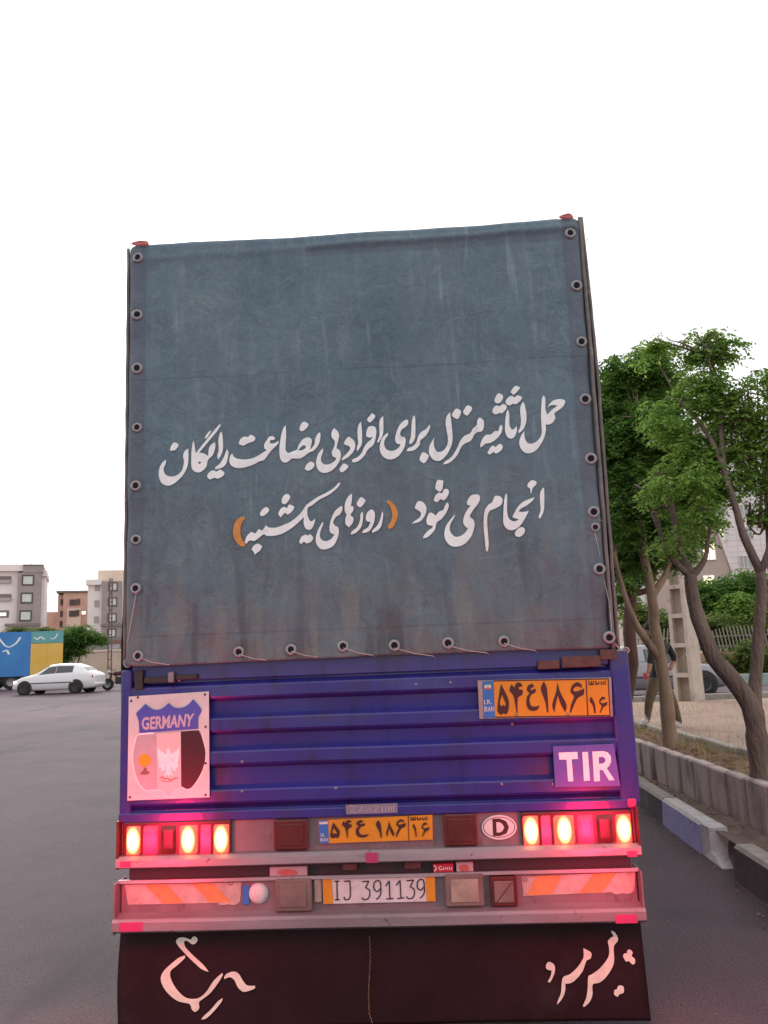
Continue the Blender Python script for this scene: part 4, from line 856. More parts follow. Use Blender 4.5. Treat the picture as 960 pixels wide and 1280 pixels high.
for s_ in ('80,350 125,370 140,410 130,470 95,540 72,535 100,480 108,430 65,420 55,385',
 '402,228 430,240 475,270 470,320 430,345 400,430 350,500 290,548 235,555 235,620 210,690 160,752 165,720 195,640 203,540 220,490 280,465 350,400 400,320 405,270',
 '660,68 685,75 715,115 722,160 685,215 688,340 670,410 610,500 550,548 490,565 488,660 460,730 410,775 400,762 430,690 443,600 448,490 480,470 550,420 610,350 640,290 640,215 630,165 660,130 685,120 668,90',
 '770,300 790,275 808,280 810,250 835,242 860,270 850,300 880,330 878,370 855,378 825,350 795,350', '740,573 775,585 775,640 740,655 722,680 690,660 690,620 715,605 722,585'):
    mb.poly([smooth_loop(P(s_), 4)], win(675, 1155, 7.385, onM))
mb.build('cream_lettering', M['paint_cream'], flap)
mb = MB(); pts = []
for i in range(70):
    t = i/69; q = onM(462+1.0*math.sin(t*7)+(3 if t > .9 else 0)*(t-.9)*10, 1170+t*108); a = i*1.9; pts.append(q+Vector((.003*math.cos(a), -.004+.003*math.sin(a), 0)))
mb.tube(pts, .0022, 5); mb.build('cord', mat('brown_cord', (.22, .14, .09), .9, c2=(.12, .08, .05), scale=90), flap)

# ---- the rest of the truck: side boards, floor, chassis, axles, cab
for s in (-1, 1):
    for i in range(6):
        mb = MB(); mb.box(s*1.215, s*1.25, .12+i*1.24, 1.33+i*1.24, 1.0, 1.52, 0, .01)
        for k_ in range(3): mb.box(s*1.25, s*1.268, .16+i*1.24, 1.29+i*1.24, 1.08+k_*.15, 1.15+k_*.15, 0, .006)
        mb.build('side_board', M['purple'], truck)
mb = MB(); mb.box(-1.2, 1.2, .03, LEN, .93, 1.0); mb.build('cargo_floor', M['dark'], truck)
mb = MB()
for x in (-.45, .35): mb.box(x, x+.10, .05, LEN+1.6, .68, .92)
for y in (.5, 2.3, 4.1, 6.0): mb.box(-.45, .45, y, y+.08, .70, .90)
mb.build('chassis', M['dark'], truck)
M['tyre'] = mat('tyre_rubber', (.02, .019, .019), .85, bump=.5, bscale=40)
def wheel_mesh(r, wdt, nm, par, loc, axis=(1, 0, 0), rim=None):
    mb = MB(); prof = [(r*.56, -wdt*.5), (r*.9, -wdt*.5), (r*.985, -wdt*.38), (r, 0), (r*.985, wdt*.38), (r*.9, wdt*.5), (r*.56, wdt*.5)]
    mb.lathe((0, 0, 0), axis, prof, 28); t = mb.build(nm, M['tyre'], par, smooth=True, loc=loc)
    mb = MB(); mb.lathe((0, 0, 0), axis, [(r*.57, -wdt*.45), (r*.5, -wdt*.2), (r*.2, -wdt*.12), (0, -wdt*.12)], 20); mb.lathe((0, 0, 0), axis, [(0, wdt*.12), (r*.2, wdt*.12), (r*.5, wdt*.2), (r*.57, wdt*.45)], 20)
    mb.build('rim', rim or M['alu'], t, smooth=True); return t
for y in (1.3, 2.6, 8.2):
    for s in (-1, 1): wheel_mesh(.50, .28, 'wheel', truck, (s*1.04, y, .50+.003*0))
    mb = MB(); mb.cyl((0, y, .5), (1, 0, 0), .07, 1.9, 12); mb.build('axle', M['dark'], truck)
mb = MB(); mb.box(-1.18, 1.18, LEN+.15, LEN+1.75, .75, 2.75, 0, .12); cab = mb.build('cab', M['purple'], truck)
for s in (-1, 1):
    mb = MB(); mb.box(s*1.175, s*1.19, LEN+.7, LEN+1.5, 1.75, 2.45, 0, .005); mb.build('window', M['hole'], cab)
mb = MB(); mb.box(-1.05, 1.05, LEN+1.745, LEN+1.765, 1.7, 2.5, 0, .005); mb.build('windscreen', M['hole'], cab)

# =============================================================== TREES
def leaves(mb_pts, n_leaf, size, seed, droop=.6):
    rng = np.random.RandomState(seed); N = len(mb_pts)*n_leaf
    c = np.repeat(np.array(mb_pts), n_leaf, axis=0)
    # a twig: leaves alternate along a short drooping rachis
    ang = rng.rand(len(mb_pts))*2*np.pi; dz = rng.uniform(-droop, .25, len(mb_pts))
    d = np.stack([np.cos(ang), np.sin(ang), dz], 1); d /= np.linalg.norm(d, axis=1)[:, None]; d = np.repeat(d, n_leaf, axis=0)
    t = np.tile(np.linspace(0, 1, n_leaf), len(mb_pts))[:, None]; side = np.tile(np.where(np.arange(n_leaf) % 2, 1, -1), len(mb_pts))[:, None]
    s = size*rng.uniform(.7, 1.3, (N, 1)); lat = np.cross(d, [0, 0, 1.]); lat /= np.linalg.norm(lat, axis=1)[:, None]+1e-6
    base_ = c+d*t*size*3.0+np.array([0, 0, -1])*(t**2)*size*1.0
    ax = lat*side+d*.55+rng.normal(0, .25, (N, 3)); ax[:, 2] -= .45; ax /= np.linalg.norm(ax, axis=1)[:, None]
    nr = np.cross(ax, rng.normal(0, 1, (N, 3))*.6+np.array([0, 0, 1.])); nr /= np.linalg.norm(nr, axis=1)[:, None]+1e-6
    fold = np.cross(ax, nr)
    v = np.empty((N, 4, 3)); v[:, 0] = base_; v[:, 1] = base_+ax*s*.5+nr*s*.24+fold*s*.05; v[:, 2] = base_+ax*s; v[:, 3] = base_+ax*s*.5-nr*s*.24+fold*s*.05
    return v.reshape(-1, 3)
def leaf_obj(name, V, m_, parent):
    me = bpy.data.meshes.new(name); N = len(V)//4
    me.vertices.add(len(V)); me.vertices.foreach_set('co', V.astype(np.float32).ravel())
    me.loops.add(N*4); me.loops.foreach_set('vertex_index', np.arange(N*4, dtype=np.int32))
    me.polygons.add(N); me.polygons.foreach_set('loop_start', np.arange(0, N*4, 4, dtype=np.int32)); me.polygons.foreach_set('loop_total', np.full(N, 4, dtype=np.int32))
    me.materials.append(m_); me.update(calc_edges=True)
    o = bpy.data.objects.new(name, me); COL.objects.link(o); o.parent = parent; return o
def lobe_pts(lobes, dens, org, seed):
    rng = np.random.RandomState(seed); out = []
    for (c, rx, ry, rz) in lobes:
        n_ = int(dens*(rx*ry*rz)**(1/1.15)*4.2)
        q = rng.normal(0, 1, (n_, 3)); q /= np.linalg.norm(q, axis=1)[:, None]; r = rng.rand(n_, 1)**.55
        p_ = q*r*np.array([rx, ry, rz])+np.array(c)
        k_ = [noise.noise(Vector(tuple(a*2.6+seed))) > -.20 for a in p_]
        out.append(p_[np.array(k_, bool)])
    return (np.concatenate(out)-np.array(org))
def limb(mb, pts, r0, r1, n=9):
    pts = [Vector(p) for p in pts]; q = []
    for i in range(len(pts)-1):
        p0, p1, p2, p3 = pts[max(i-1, 0)], pts[i], pts[i+1], pts[min(i+2, len(pts)-1)]
        for k_ in range(4):
            t = k_/4; q.append(.5*((2*p1)+(-p0+p2)*t+(2*p0-5*p1+4*p2-p3)*t*t+(-p0+3*p1-3*p2+p3)*t**3))
    q.append(pts[-1]); m__ = len(q)
    q = [p+Vector((noise.noise(p*3.1), noise.noise(p*3.1+Vector((5, 0, 0))), 0))*.02 for p in q]
    mb.tube(q, [(r0+(r1-r0)*i/(m__-1))*(1+.12*noise.noise(Vector((i*.6, r0*50, 1)))) for i in range(m__)], n)
def tree(name, base, limbs, lobes, bark, lf, lab, grp, dens=900, n_leaf=9, size=.06, seed=1, twigs=26):
    rt_ = empty(name, base, label=lab, cat='tree', group=grp); b = Vector(base); mb = MB()
    for pts, r0, r1 in limbs: limb(mb, [Vector(p)-b for p in pts], r0, r1)
    ends = [Vector(pts[-1])-b for pts, _, r1 in limbs if r1 < .03] or [Vector(limbs[0][0][-1])-b]
    pts_ = lobe_pts(lobes, dens, base, seed); rng = random.Random(seed)
    for i in range(twigs):
        c, rx, ry, rz = lobes[i % len(lobes)]; e = min(ends, key=lambda q: (q-(Vector(c)-b)).length)
        tgt = Vector(c)-b+Vector((rng.uniform(-.8, .8)*rx, rng.uniform(-.8, .8)*ry, rng.uniform(-.4, .35)*rz)); mid = (e+tgt)/2+Vector((rng.uniform(-.1, .1), rng.uniform(-.1, .1), rng.uniform(-.05, .2)))
        mb.tube([e, mid, tgt], [.014, .009, .003], 5)
    tk = mb.build('trunk', bark, rt_, smooth=True)
    leaf_obj('crown', leaves(pts_, n_leaf, size, seed), lf, rt_); return rt_
def Lb(px, py, y, r, sx=1, sz=1): return (T(px, py, y), r*sx, r*.95, r*sz)
GT = 'trees in the planter strip'
# tree A, pale trunk
bA = G(838, 934, .57); yA = bA.y
tree('street_tree', bA, [
  ([bA+Vector((0, 0, -.1)), T(836, 905, yA), T(831, 860, yA), T(825, 820, yA), T(818, 780, yA), T(815, 745, yA), T(806, 700, yA), T(800, 650, yA)], .088, .045),
  ([T(824, 822, yA), T(808, 800, yA-.05), T(793, 775, yA-.1), T(778, 735, yA-.1), T(768, 690, yA-.15)], .055, .024),
  ([T(815, 748, yA), T(824, 732, yA+.05), T(834, 715, yA+.15), T(845, 670, yA+.2), T(850, 620, yA+.3)], .05, .022),
  ([T(800, 650, yA), T(796, 600, yA), T(800, 540, yA)], .045, .02), ([T(806, 700, yA), T(785, 650, yA+.1), T(772, 590, yA+.2)], .035, .018)],
  [Lb(775, 475, yA+.2, .30), Lb(765, 452, yA+.3, .2, 1, .6), Lb(790, 445, yA+.3, .22, 1, .6), Lb(815, 440, yA+.4, .2, 1.2, .6), Lb(755, 510, yA+.2, .25),  Lb(800, 530, yA, .38), Lb(765, 560, yA+.1, .33), Lb(790, 610, yA, .40), Lb(770, 660, yA, .30), Lb(830, 640, yA+.2, .36), Lb(830, 560, yA+.3, .42), Lb(815, 470, yA+.2, .34), Lb(795, 690, yA+.1, .26), Lb(850, 690, yA+.3, .2), Lb(815, 680, yA+.4, .34), Lb(770, 700, yA+.5, .26, 1, .9)],
  M['bark_light'], M['leaf_dark'], 'pale tan trunked tree beside the truck with a forked trunk', GT, dens=2500, n_leaf=9, size=.056, seed=3)
bB = G(952, 976, .57); yB = bB.y
tree('street_tree', bB, [
  ([bB+Vector((0, 0, -.1)), T(952, 960, yB), T(946, 920, yB), T(938, 882, yB), T(915, 850, yB), T(893, 823, yB), T(878, 788, yB), T(868, 750, yB), T(863, 718, yB)], .10, .052),
  ([T(946, 915, yB), T(944, 880, yB+.03), T(945, 832, yB+.05), T(949, 774, yB+.05), T(951, 715, yB+.05)], .062, .045),
  ([T(863, 718, yB), T(852, 695, yB+.1), T(840, 640, yB+.25), T(838, 590, yB+.4)], .045, .018), ([T(864, 722, yB), T(847, 706, yB), T(830, 685, yB+.1), T(815, 640, yB+.3)], .032, .014),
  ([T(864, 722, yB), T(876, 706, yB), T(884, 688, yB), T(890, 640, yB+.2)], .03, .014),
  ([T(951, 716, yB+.05), T(937, 686, yB+.05), T(925, 652, yB+.1), T(916, 620, yB+.15), T(905, 590, yB+.2), T(890, 550, yB+.3), T(872, 525, yB+.4), T(848, 500, yB+.5)], .04, .014),
  ([T(905, 590, yB+.2), T(903, 540, yB+.3), T(893, 480, yB+.4), T(887, 445, yB+.4)], .026, .01), ([T(951, 716, yB+.05), T(960, 690, yB), T(972, 640, yB)], .035, .02), ([T(949, 660, yB+.3), T(952, 620, yB+.3), T(955, 560, yB+.3)], .02, .01)],
  [Lb(852, 655, yB-.05, .15), Lb(880, 640, yB-.1, .15), Lb(828, 615, yB, .17), Lb(868, 600, yB-.1, .16), Lb(838, 680, yB, .11), Lb(885, 420, yB+.5, .15, 1.3, .6), Lb(915, 445, yB+.5, .10, 1.3, .6), Lb(820, 430, yB+.6, .16, 1.2, .6), Lb(910, 500, yB+.4, .13), Lb(800, 445, yB+.7, .16, 1.1, .7), Lb(925, 590, yB+.3, .12), Lb(845, 430, yB+.5, .12, 1.2, .6), Lb(860, 470, yB+.5, .2), Lb(885, 440, yB+.5, .17, 1.2, .7), Lb(855, 445, yB+.5, .16, 1.2, .7), Lb(905, 428, yB+.4, .11, 1.3, .6), Lb(928, 428, yB+.4, .05, 1.4, .5), Lb(830, 455, yB+.6, .14, 1.1, .7), Lb(895, 480, yB+.4, .17), Lb(870, 500, yB+.5, .26), Lb(840, 520, yB+.6, .27), Lb(900, 545, yB+.4, .20),
   Lb(872, 570, yB+.4, .26), Lb(845, 610, yB+.5, .28), Lb(888, 610, yB+.4, .22), Lb(870, 655, yB+.4, .22), Lb(840, 670, yB+.5, .2), Lb(885, 660, yB+.3, .14), Lb(905, 610, yB+.3, .10), Lb(930, 520, yB+.3, .12), Lb(925, 560, yB+.3, .10)],
  M['bark'], M['leaf'], 'tall leaning tree with a low fork, nearest tree at the right edge', GT, dens=3300, n_leaf=9, size=.047, seed=11)
bC = Vector((4.05, 3.7, .57)); yC = 3.5
tree('street_tree', bC, [
  ([bC+Vector((0, 0, -.1)), T(990, 850, yC), T(975, 770, yC), T(966, 690, yC), T(960, 620, yC), T(958, 560, yC)], .07, .03), ([T(960, 620, yC), T(946, 585, yC), T(938, 560, yC)], .02, .008), ([T(962, 640, yC), T(950, 668, yC), T(935, 655, yC)], .014, .006)],
  [Lb(950, 472, yC, .15, 1.3, .6), Lb(975, 470, yC, .2, 1.2, .6), Lb(925, 490, yC, .12, 1.2, .6), Lb(955, 485, yC, .20, 1.3, .7), Lb(925, 505, yC, .14, 1.2, .6), Lb(945, 530, yC, .22), Lb(985, 500, yC, .28), Lb(975, 560, yC, .28), Lb(930, 565, yC, .15), Lb(950, 600, yC, .16), Lb(975, 640, yC, .22), Lb(945, 645, yC, .09), Lb(905, 520, yC, .12)],
  M['bark'], M['leaf'], 'leafy tree reaching in from beyond the right edge', GT, dens=2700, n_leaf=9, size=.047, seed=21)
bD = Vector((3.15, 9.2, .57)); yD = 9.2
tree('street_tree', bD, [
  ([bD+Vector((0, 0, -.1)), T(789, 830, yD), T(786, 780, yD), T(790, 740, yD), T(784, 690, yD)], .12, .07), ([T(790, 742, yD), T(812, 735, yD), T(820, 700, yD)], .06, .03)],
  [Lb(790, 690, yD, .5), Lb(775, 640, yD, .6), Lb(820, 600, yD+.2, .75), Lb(780, 560, yD, .7), Lb(845, 650, yD, .5), Lb(815, 500, yD, .6), Lb(768, 490, yD, .4), Lb(775, 745, yD+.3, .22, .7, 1), Lb(785, 730, yD-.2, .2)],
  M['bark_red'], M['leaf_dark'], 'dark reddish trunk of the farther tree right beside the truck', GT, dens=1000, n_leaf=9, size=.085, seed=31)

# =============================================================== RIGHT SIDE, FARTHER
# concrete pole with recesses
yP = 14.15; c0 = T(862, 868, yP); pole = empty('utility_pole', (c0.x, yP, .5), rz=R(-40), label='tapering concrete utility pole with stacked recesses behind the walking person', cat='pole')
H = 5.3; mb = MB()
hw = lambda z: .215-.012*z; hd = lambda z: .27-.012*z
for s in (-1, 1):                                           # two flanges and rungs, web set back
    vs = [(s*hw(z)*1.0, -hd(z), z) for z in (-.4, H)]+[(s*hw(z)*.62, -hd(z), z) for z in (-.4, H)]+[(s*hw(z)*.62, hd(z), z) for z in (-.4, H)]+[(s*hw(z), hd(z), z) for z in (-.4, H)]
    mb.add(vs, [(0, 2, 3, 1), (2, 4, 5, 3), (4, 6, 7, 5), (6, 0, 1, 7), (1, 3, 5, 7)])
fixn(mb.build('pole_flange', M['concrete'], pole))
mb = MB(); vs = [(sx*hw(z)*.62, sy*.05, z) for z in (-.4, H) for sx, sy in ((-1, -1), (1, -1), (1, 1), (-1, 1))]; mb.add(vs, [(0, 1, 5, 4), (1, 2, 6, 5), (2, 3, 7, 6), (3, 0, 4, 7)]); mb.build('pole_web', M['concrete'], pole)
z = -.1
while z < H-.3:
    mb = MB(); w_ = hw(z)*.62; mb.box(-w_, w_, -hd(z)+.002, hd(z)-.002, z, z+.09); mb.build('pole_rung', M['concrete'], pole); z += .62
mb = MB()
ribbon([(0, .95), (.03, 1.08), (0, 1.16), (-.03, 1.08), (.0, 1.0), (.05, .90)], .022, lambda x, y: (x+.02, -.056, y+.0), mb); ribbon([(-.03, .98), (-.06, .90)], .02, lambda x, y: (x+.02, -.056, y), mb, 1); mb.build('chalk_mark', M['paint_white'], pole)

# cars
M['glass'] = mat('car_glass', (.03, .035, .04), .08, spec=.8)
M['car_white'] = mat('white_car_paint', (.72, .70, .70), .3, coat=.5)
M['car_grey'] = mat('grey_car_paint', (.26, .25, .27), .32, .3, coat=.5)
M['headlamp'] = mat('headlamp_glass', (.7, .68, .6), .15, em=(1, .82, .5), ems=1.2)
M['tail_glass'] = mat('tail_glass', (.35, .02, .02), .2)
M['black_trim'] = mat('black_trim', (.02, .02, .02), .6)
def car(name, loc, rz, paint, lab, sedan, lights):
    t = empty(name, loc, rz, label=lab, cat='car'); Ln = 4.25
    # stations along +x (front at +): x, half width, bottom, belt, top, roof half width
    if sedan: st = [(2.12, .60, .34, .60, .63, .50), (2.06, .74, .24, .66, .70, .62), (1.75, .82, .20, .76, .80, .68), (1.05, .84, .19, .86, .92, .70), (.92, .84, .19, .88, .96, .70), (.25, .85, .19, .90, 1.38, .55), (-.15, .85, .19, .91, 1.42, .57), (-.75, .85, .19, .92, 1.40, .56), (-1.35, .84, .20, .93, 1.05, .62), (-1.5, .84, .21, .93, 1.0, .66), (-1.95, .80, .24, .92, .97, .66), (-2.10, .74, .32, .86, .88, .62), (-2.13, .66, .40, .74, .76, .55)]
    else: st = [(2.0, .58, .34, .58, .62, .48), (1.93, .72, .24, .66, .70, .60), (1.6, .81, .20, .78, .83, .66), (1.0, .83, .19, .88, .95, .68), (.85, .83, .19, .90, 1.0, .68), (.2, .84, .19, .92, 1.38, .54), (-.2, .84, .19, .94, 1.43, .56), (-1.0, .84, .19, .96, 1.41, .55), (-1.45, .82, .20, .97, 1.26, .55), (-1.75, .80, .22, .96, 1.02, .62), (-2.0, .76, .26, .90, .94, .60), (-2.08, .70, .34, .78, .80, .55)]
    def sec(s_):
        x, w_, b, be, tp_, rw = s_
        h = [(0, b), (w_*.86, b), (w_*.97, b+.08), (w_, (b+be)/2), (w_*.985, be-.08), (w_*.95, be), (rw, max(be+.01, tp_-.035)), (rw*.82, tp_), (0, tp_+.012)]
        return [(x, y, z) for y, z in h]+[(x, -y, z) for y, z in h[-2:0:-1]]
    S = [sec(s_) for s_ in st]; k_ = len(S[0]); mb = MB(); vs = [q for s_ in S for q in s_]
    mb.add(vs, [(i*k_+j, i*k_+(j+1) % k_, (i+1)*k_+(j+1) % k_, (i+1)*k_+j) for i in range(len(S)-1) for j in range(k_)]+[tuple(range(k_)), tuple(range((len(S)-1)*k_, len(S)*k_))])
    bd = fixn(mb.build('body', paint, t, smooth=False)); bd.data.polygons.foreach_set('use_smooth', [len(p_.vertices) == 4 for p_ in bd.data.polygons])
    def onside(i, fx, fz, s, off=.006):                     # point on the greenhouse side between stations i,i+1
        a, b = st[i], st[i+1]; L5 = lambda q, r_: q*(1-fx)+r_*fx
        x = L5(a[0], b[0]); yl = L5(a[1], b[1])*.95; yh = L5(a[5], b[5]); zl = L5(a[3], b[3]); zh = L5(max(a[3]+.01, a[4]-.035), max(b[3]+.01, b[4]-.035))
        return (x, s*(yl*(1-fz)+yh*fz+off), zl*(1-fz)+zh*fz)
    c0_, c1_ = 4, (8 if sedan else 8)
    for s in (-1, 1):
        for (segs) in ([(4, .30, 5, .0), (5, 0, 5, .95)], [(6, 0, 7, .05)] if not sedan else [(6, 0, 7, .45)], ):
            mb = MB(); cols = []
            for i0, f0, i1, f1 in segs:
                cols += [(i0, f0), (i1, f1)] if i0 != i1 or True else []
            pts = []
            for (i, f) in cols: pts.append((onside(i, f, .10, s), onside(i, f, .86, s)))
            vs = [q for pr_ in pts for q in pr_]; mb.add(vs, [(2*i, 2*i+1, 2*i+3, 2*i+2) for i in range(len(pts)-1)]); fixn(mb.build('side_window', M['glass'], t))
        mb = MB(); mb.box(-1.0, 1.1, s*.845, s*.856, .52, .56, 0, .004); mb.build('side_trim', M['black_trim'], t)
        for wx in (1.32, -1.22):
            mb = MB(); mb.lathe((wx, s*.80, .31), (0, s, 0), [(.0, .035), (.36, .035), (.37, .02)], 26); mb.build('wheel_arch', M['black_trim'], t)
            wheel_mesh(.30, .19, 'wheel', t, (wx, s*.775, .30), (0, 1, 0))
        mb = MB(); mb.box(1.90 if not sedan else 2.02, 1.75 if not sedan else 1.84, s*.52, s*.80, .56, .68, 0, .03); mb.build('headlight', M['headlamp'] if lights else mat('headlamp_off', (.5, .5, .48), .2), t)
        mb = MB(); xr_ = -2.03 if not sedan else -2.10; mb.box(xr_, xr_+.14, s*.55, s*.755, .68, .84, 0, .02); mb.build('tail_light', M['tail_glass'], t)
    for nm, (i, f0, f1) in (('windscreen', (4, .08, .9)), ('rear_window', (7, .12, .9) if sedan else (8, .1, .85))):
        a, b = st[i], st[i+1]; q = []
        for f in (f0, f1):
            x = a[0]*(1-f)+b[0]*f; z = a[4]*(1-f)+b[4]*f; r_ = a[5]*(1-f)+b[5]*f; q += [(x, -r_*.86, z+.012), (x, r_*.86, z+.012)]
        mb = MB(); mb.add(q, [(0, 1, 3, 2)]); fixn(mb.build(nm, M['glass'], t))
    xf = 2.12 if sedan else 2.0
    mb = MB(); mb.box(xf-.10, xf+.03, -.62, .62, .27, .42, 0, .03); mb.build('bumper', M['black_trim'] if sedan else paint, t)
    xr_ = -2.13 if sedan else -2.08; mb = MB(); mb.box(xr_-.03, xr_+.12, -.64, .64, .34, .48, 0, .03); mb.build('bumper', M['black_trim'] if sedan else paint, t)
    return t
wc = G(79.5, 866, .46); wc.y -= .6; wcy = wc.y
car('parked_car', (T(905, 840, 20.5).x-2.15, 20.5, .29), 0, M['car_grey'], 'silver grey car standing on the back road behind the concrete pole', True, False)
car('white_car', (wc.x, wcy, zg(wc.x, wcy)), math.pi, M['car_white'], 'white hatchback crossing the junction at the far left', False, True)

# picket fence and low wall
fy = 27.0; fx0 = T(780, 820, fy).x; fx1 = T(1010, 820, fy).x; fence = empty('picket_fence', ((fx0+fx1)/2, fy, .6), label='pale slanting picket fence on a low orange brown wall', cat='fence')
M['picket'] = mat('picket_pale', (.27, .25, .20), .8, c2=(.20, .18, .14), scale=4); M['orange_wall'] = mat('orange_plaster', (.42, .26, .17), .9, c2=(.34, .2, .13), scale=3, bump=.3)
Lf = (fx1-fx0); mb = MB(); mb.box(-Lf/2, Lf/2, -.1, .1, -.1, .75, 0, .02); mb.build('wall_base', M['orange_wall'], fence)
x = -Lf/2+.1; pm = None; i = 0
while x < Lf/2:
    if pm is None:
        mb = MB(); mb.box(-.021, .021, -.02, .02, 0, .95, 0, .006); pk = mb.build('picket', M['picket'], fence); pm = pk
    else: pk = pm.copy(); COL.objects.link(pk)
    pk.location = (x, 0, .74); pk.rotation_euler = (0, R(8 if (int(i/22) % 2 == 0) else -8), 0); k_ = i % 22; pk.scale = (1, 1, .72+.28*math.sin(k_/21*math.pi)); x += .13; i += 1
for zr in (.95, 1.3):
    mb = MB(); mb.box(-Lf/2, Lf/2, .022, .05, zr, zr+.05); mb.build('rail', M['picket'], fence)
# hedges / shrubs
def shrub(name, lobes, m_, lab, cat, grp, seed, dens=240, size=.16, trunk=True):
    c = lobes[0][0]; b = Vector((c.x, c.y, .62)); rt_ = empty(name, b, label=lab, cat=cat, group=grp)
    mb = MB(); 
    for i in range(5): 
        cc = Vector(lobes[i % len(lobes)][0])-b; mb.tube([Vector((random.uniform(-.2, .2), 0, -.1)), cc*.5+Vector((0, 0, 0)), cc], [.06, .04, .02], 6)
    mb.build('stems', M['bark'], rt_); leaf_obj('foliage', leaves(lobe_pts(lobes, dens, b, seed), 8, size, seed, .2), m_, rt_); return rt_
GS = 'shrubs beyond the picket fence'
shrub('garden_shrub', [Lb(905, 750, 31, 1.3, 1.3, .8), Lb(935, 745, 31, 1.2), Lb(880, 758, 31, .9), Lb(960, 755, 31, 1.2), Lb(925, 770, 31, 1.3)], M['leaf_dark'], 'dark green bushy tree rising over the picket fence', 'tree', GS, 5)
shrub('garden_shrub', [Lb(925, 765, 29.5, .8), Lb(945, 770, 29.5, .9), Lb(910, 775, 29.5, .6), Lb(965, 765, 29.5, .8), Lb(940, 785, 29.5, .9)], M['leaf'], 'bright yellow green bush in front of the dark one', 'shrub', GS, 6, 300)
shrub('garden_shrub', [Lb(895, 782, 28.5, .55), Lb(920, 790, 28.5, .6), Lb(945, 795, 28.5, .6), Lb(905, 792, 28.5, .5), Lb(875, 790, 28.5, .5), Lb(850, 785, 28.5, .7), Lb(820, 780, 28.5, .7), Lb(800, 770, 28.5, .6)], M['leaf_olive'], 'olive hedge just behind the pickets', 'hedge', GS, 7, 300)
for (px, py, r_, lb_) in ((902, 822, .38, 'small round olive shrub by the fence wall'), (936, 818, .62, 'grassy dark shrub beside the leaning trunk'), (958, 822, .5, 'grassy shrub at the right edge by the wall')):
    shrub('verge_shrub', [Lb(px, py, 26, r_, .8, 1), Lb(px+3, py+6, 26, r_*.8)], M['leaf_olive'], lb_, 'shrub', 'small shrubs on the verge', int(px), 420, .13)

# buildings on the right
def facade_box(par, x0, x1, y0, y1, z0, z1, m_, name='wall'):
    mb = MB(); mb.box(x0, x1, y0, y1, z0, z1); return mb.build(name, m_, par)
M['tile_white'] = mat('white_stone_cladding', (.66, .60, .60), .7, c2=(.60, .54, .54), scale=1.2)
# stone courses: thin joints
nt_ = M['tile_white'].node_tree; br_ = nt_.nodes.new('ShaderNodeTexBrick'); br_.inputs['Scale'].default_value = 1; br_.inputs['Brick Width'].default_value = 1.2; br_.inputs['Row Height'].default_value = .6; br_.inputs['Mortar Size'].default_value = .03; br_.offset = 0
br_.inputs['Color1'].default_value = (.66, .60, .60, 1); br_.inputs['Color2'].default_value = (.61, .555, .555, 1); br_.inputs['Mortar'].default_value = (.47, .42, .43, 1)
tc_ = nt_.nodes.new('ShaderNodeTexCoord'); sx_ = nt_.nodes.new('ShaderNodeSeparateXYZ'); cb_ = nt_.nodes.new('ShaderNodeCombineXYZ'); nt_.links.new(tc_.outputs['Object'], sx_.inputs[0]); nt_.links.new(sx_.outputs[0], cb_.inputs[0]); nt_.links.new(sx_.outputs[2], cb_.inputs[1]); nt_.links.new(cb_.outputs[0], br_.inputs['Vector'])
nt_.links.new(br_.outputs['Color'], nt_.nodes['Principled BSDF'].inputs['Base Color'])
M['beige_wall'] = mat('beige_render', (.40, .33, .29), .85, c2=(.36, .29, .255), scale=.8)
M['win_glass'] = mat('window_glass', (.28, .27, .29), .25, c2=(.36, .34, .34), scale=1.2, spec=.6); M['win_frame'] = mat('window_frame_dark', (.07, .06, .06), .6); M['win_white'] = mat('window_frame_white', (.6, .58, .56), .6)
M['win_lit'] = mat('lit_window', (.8, .7, .5), .4, em=(1, .80, .50), ems=.9)
M['win_curtain'] = mat('curtained_glass', (.50, .54, .50), .35, c2=(.62, .64, .60), scale=1.5)
def window(par, cx, yf, cz, w_, h_, fm, gm, bars=1, fw_=.10, dep=.12, sill=True):
    mb = MB(); mb.box(cx-w_/2-fw_, cx-w_/2, yf-dep, yf+.02, cz-h_/2-fw_, cz+h_/2+fw_); mb.box(cx+w_/2, cx+w_/2+fw_, yf-dep, yf+.02, cz-h_/2-fw_, cz+h_/2+fw_)
    mb.box(cx-w_/2, cx+w_/2, yf-dep, yf+.02, cz+h_/2, cz+h_/2+fw_); mb.box(cx-w_/2, cx+w_/2, yf-dep, yf+.02, cz-h_/2-fw_, cz-h_/2)
    for i in range(bars): x = cx-w_/2+(i+1)*w_/(bars+1); mb.box(x-.04, x+.04, yf-dep*.7, yf+.02, cz-h_/2, cz+h_/2)
    f_ = mb.build('window', fm, par); mb = MB(); mb.box(cx-w_/2, cx+w_/2, yf-.03, yf+.01, cz-h_/2, cz+h_/2); mb.build('pane', gm, f_); return f_
yW = 85
a = T(868, 700, yW); b = T(1010, 700, yW); wb = empty('white_apartment_block', ((a.x+b.x)/2, yW+6, .8), label='tall white stone clad apartment block behind the trees on the right', cat='building')
o0 = wb.location; lx = lambda px: T(px, 700, yW).x-o0.x; lz = lambda px, py: T(px, py, yW).z-o0.z
facade_box(wb, lx(872), lx(1015), -6, 8, -1, lz(920, 535), M['tile_white']); facade_box(wb, lx(870), lx(1017), -6.3, 8.3, lz(920, 535), lz(920, 529), M['beige_wall'], 'roof')
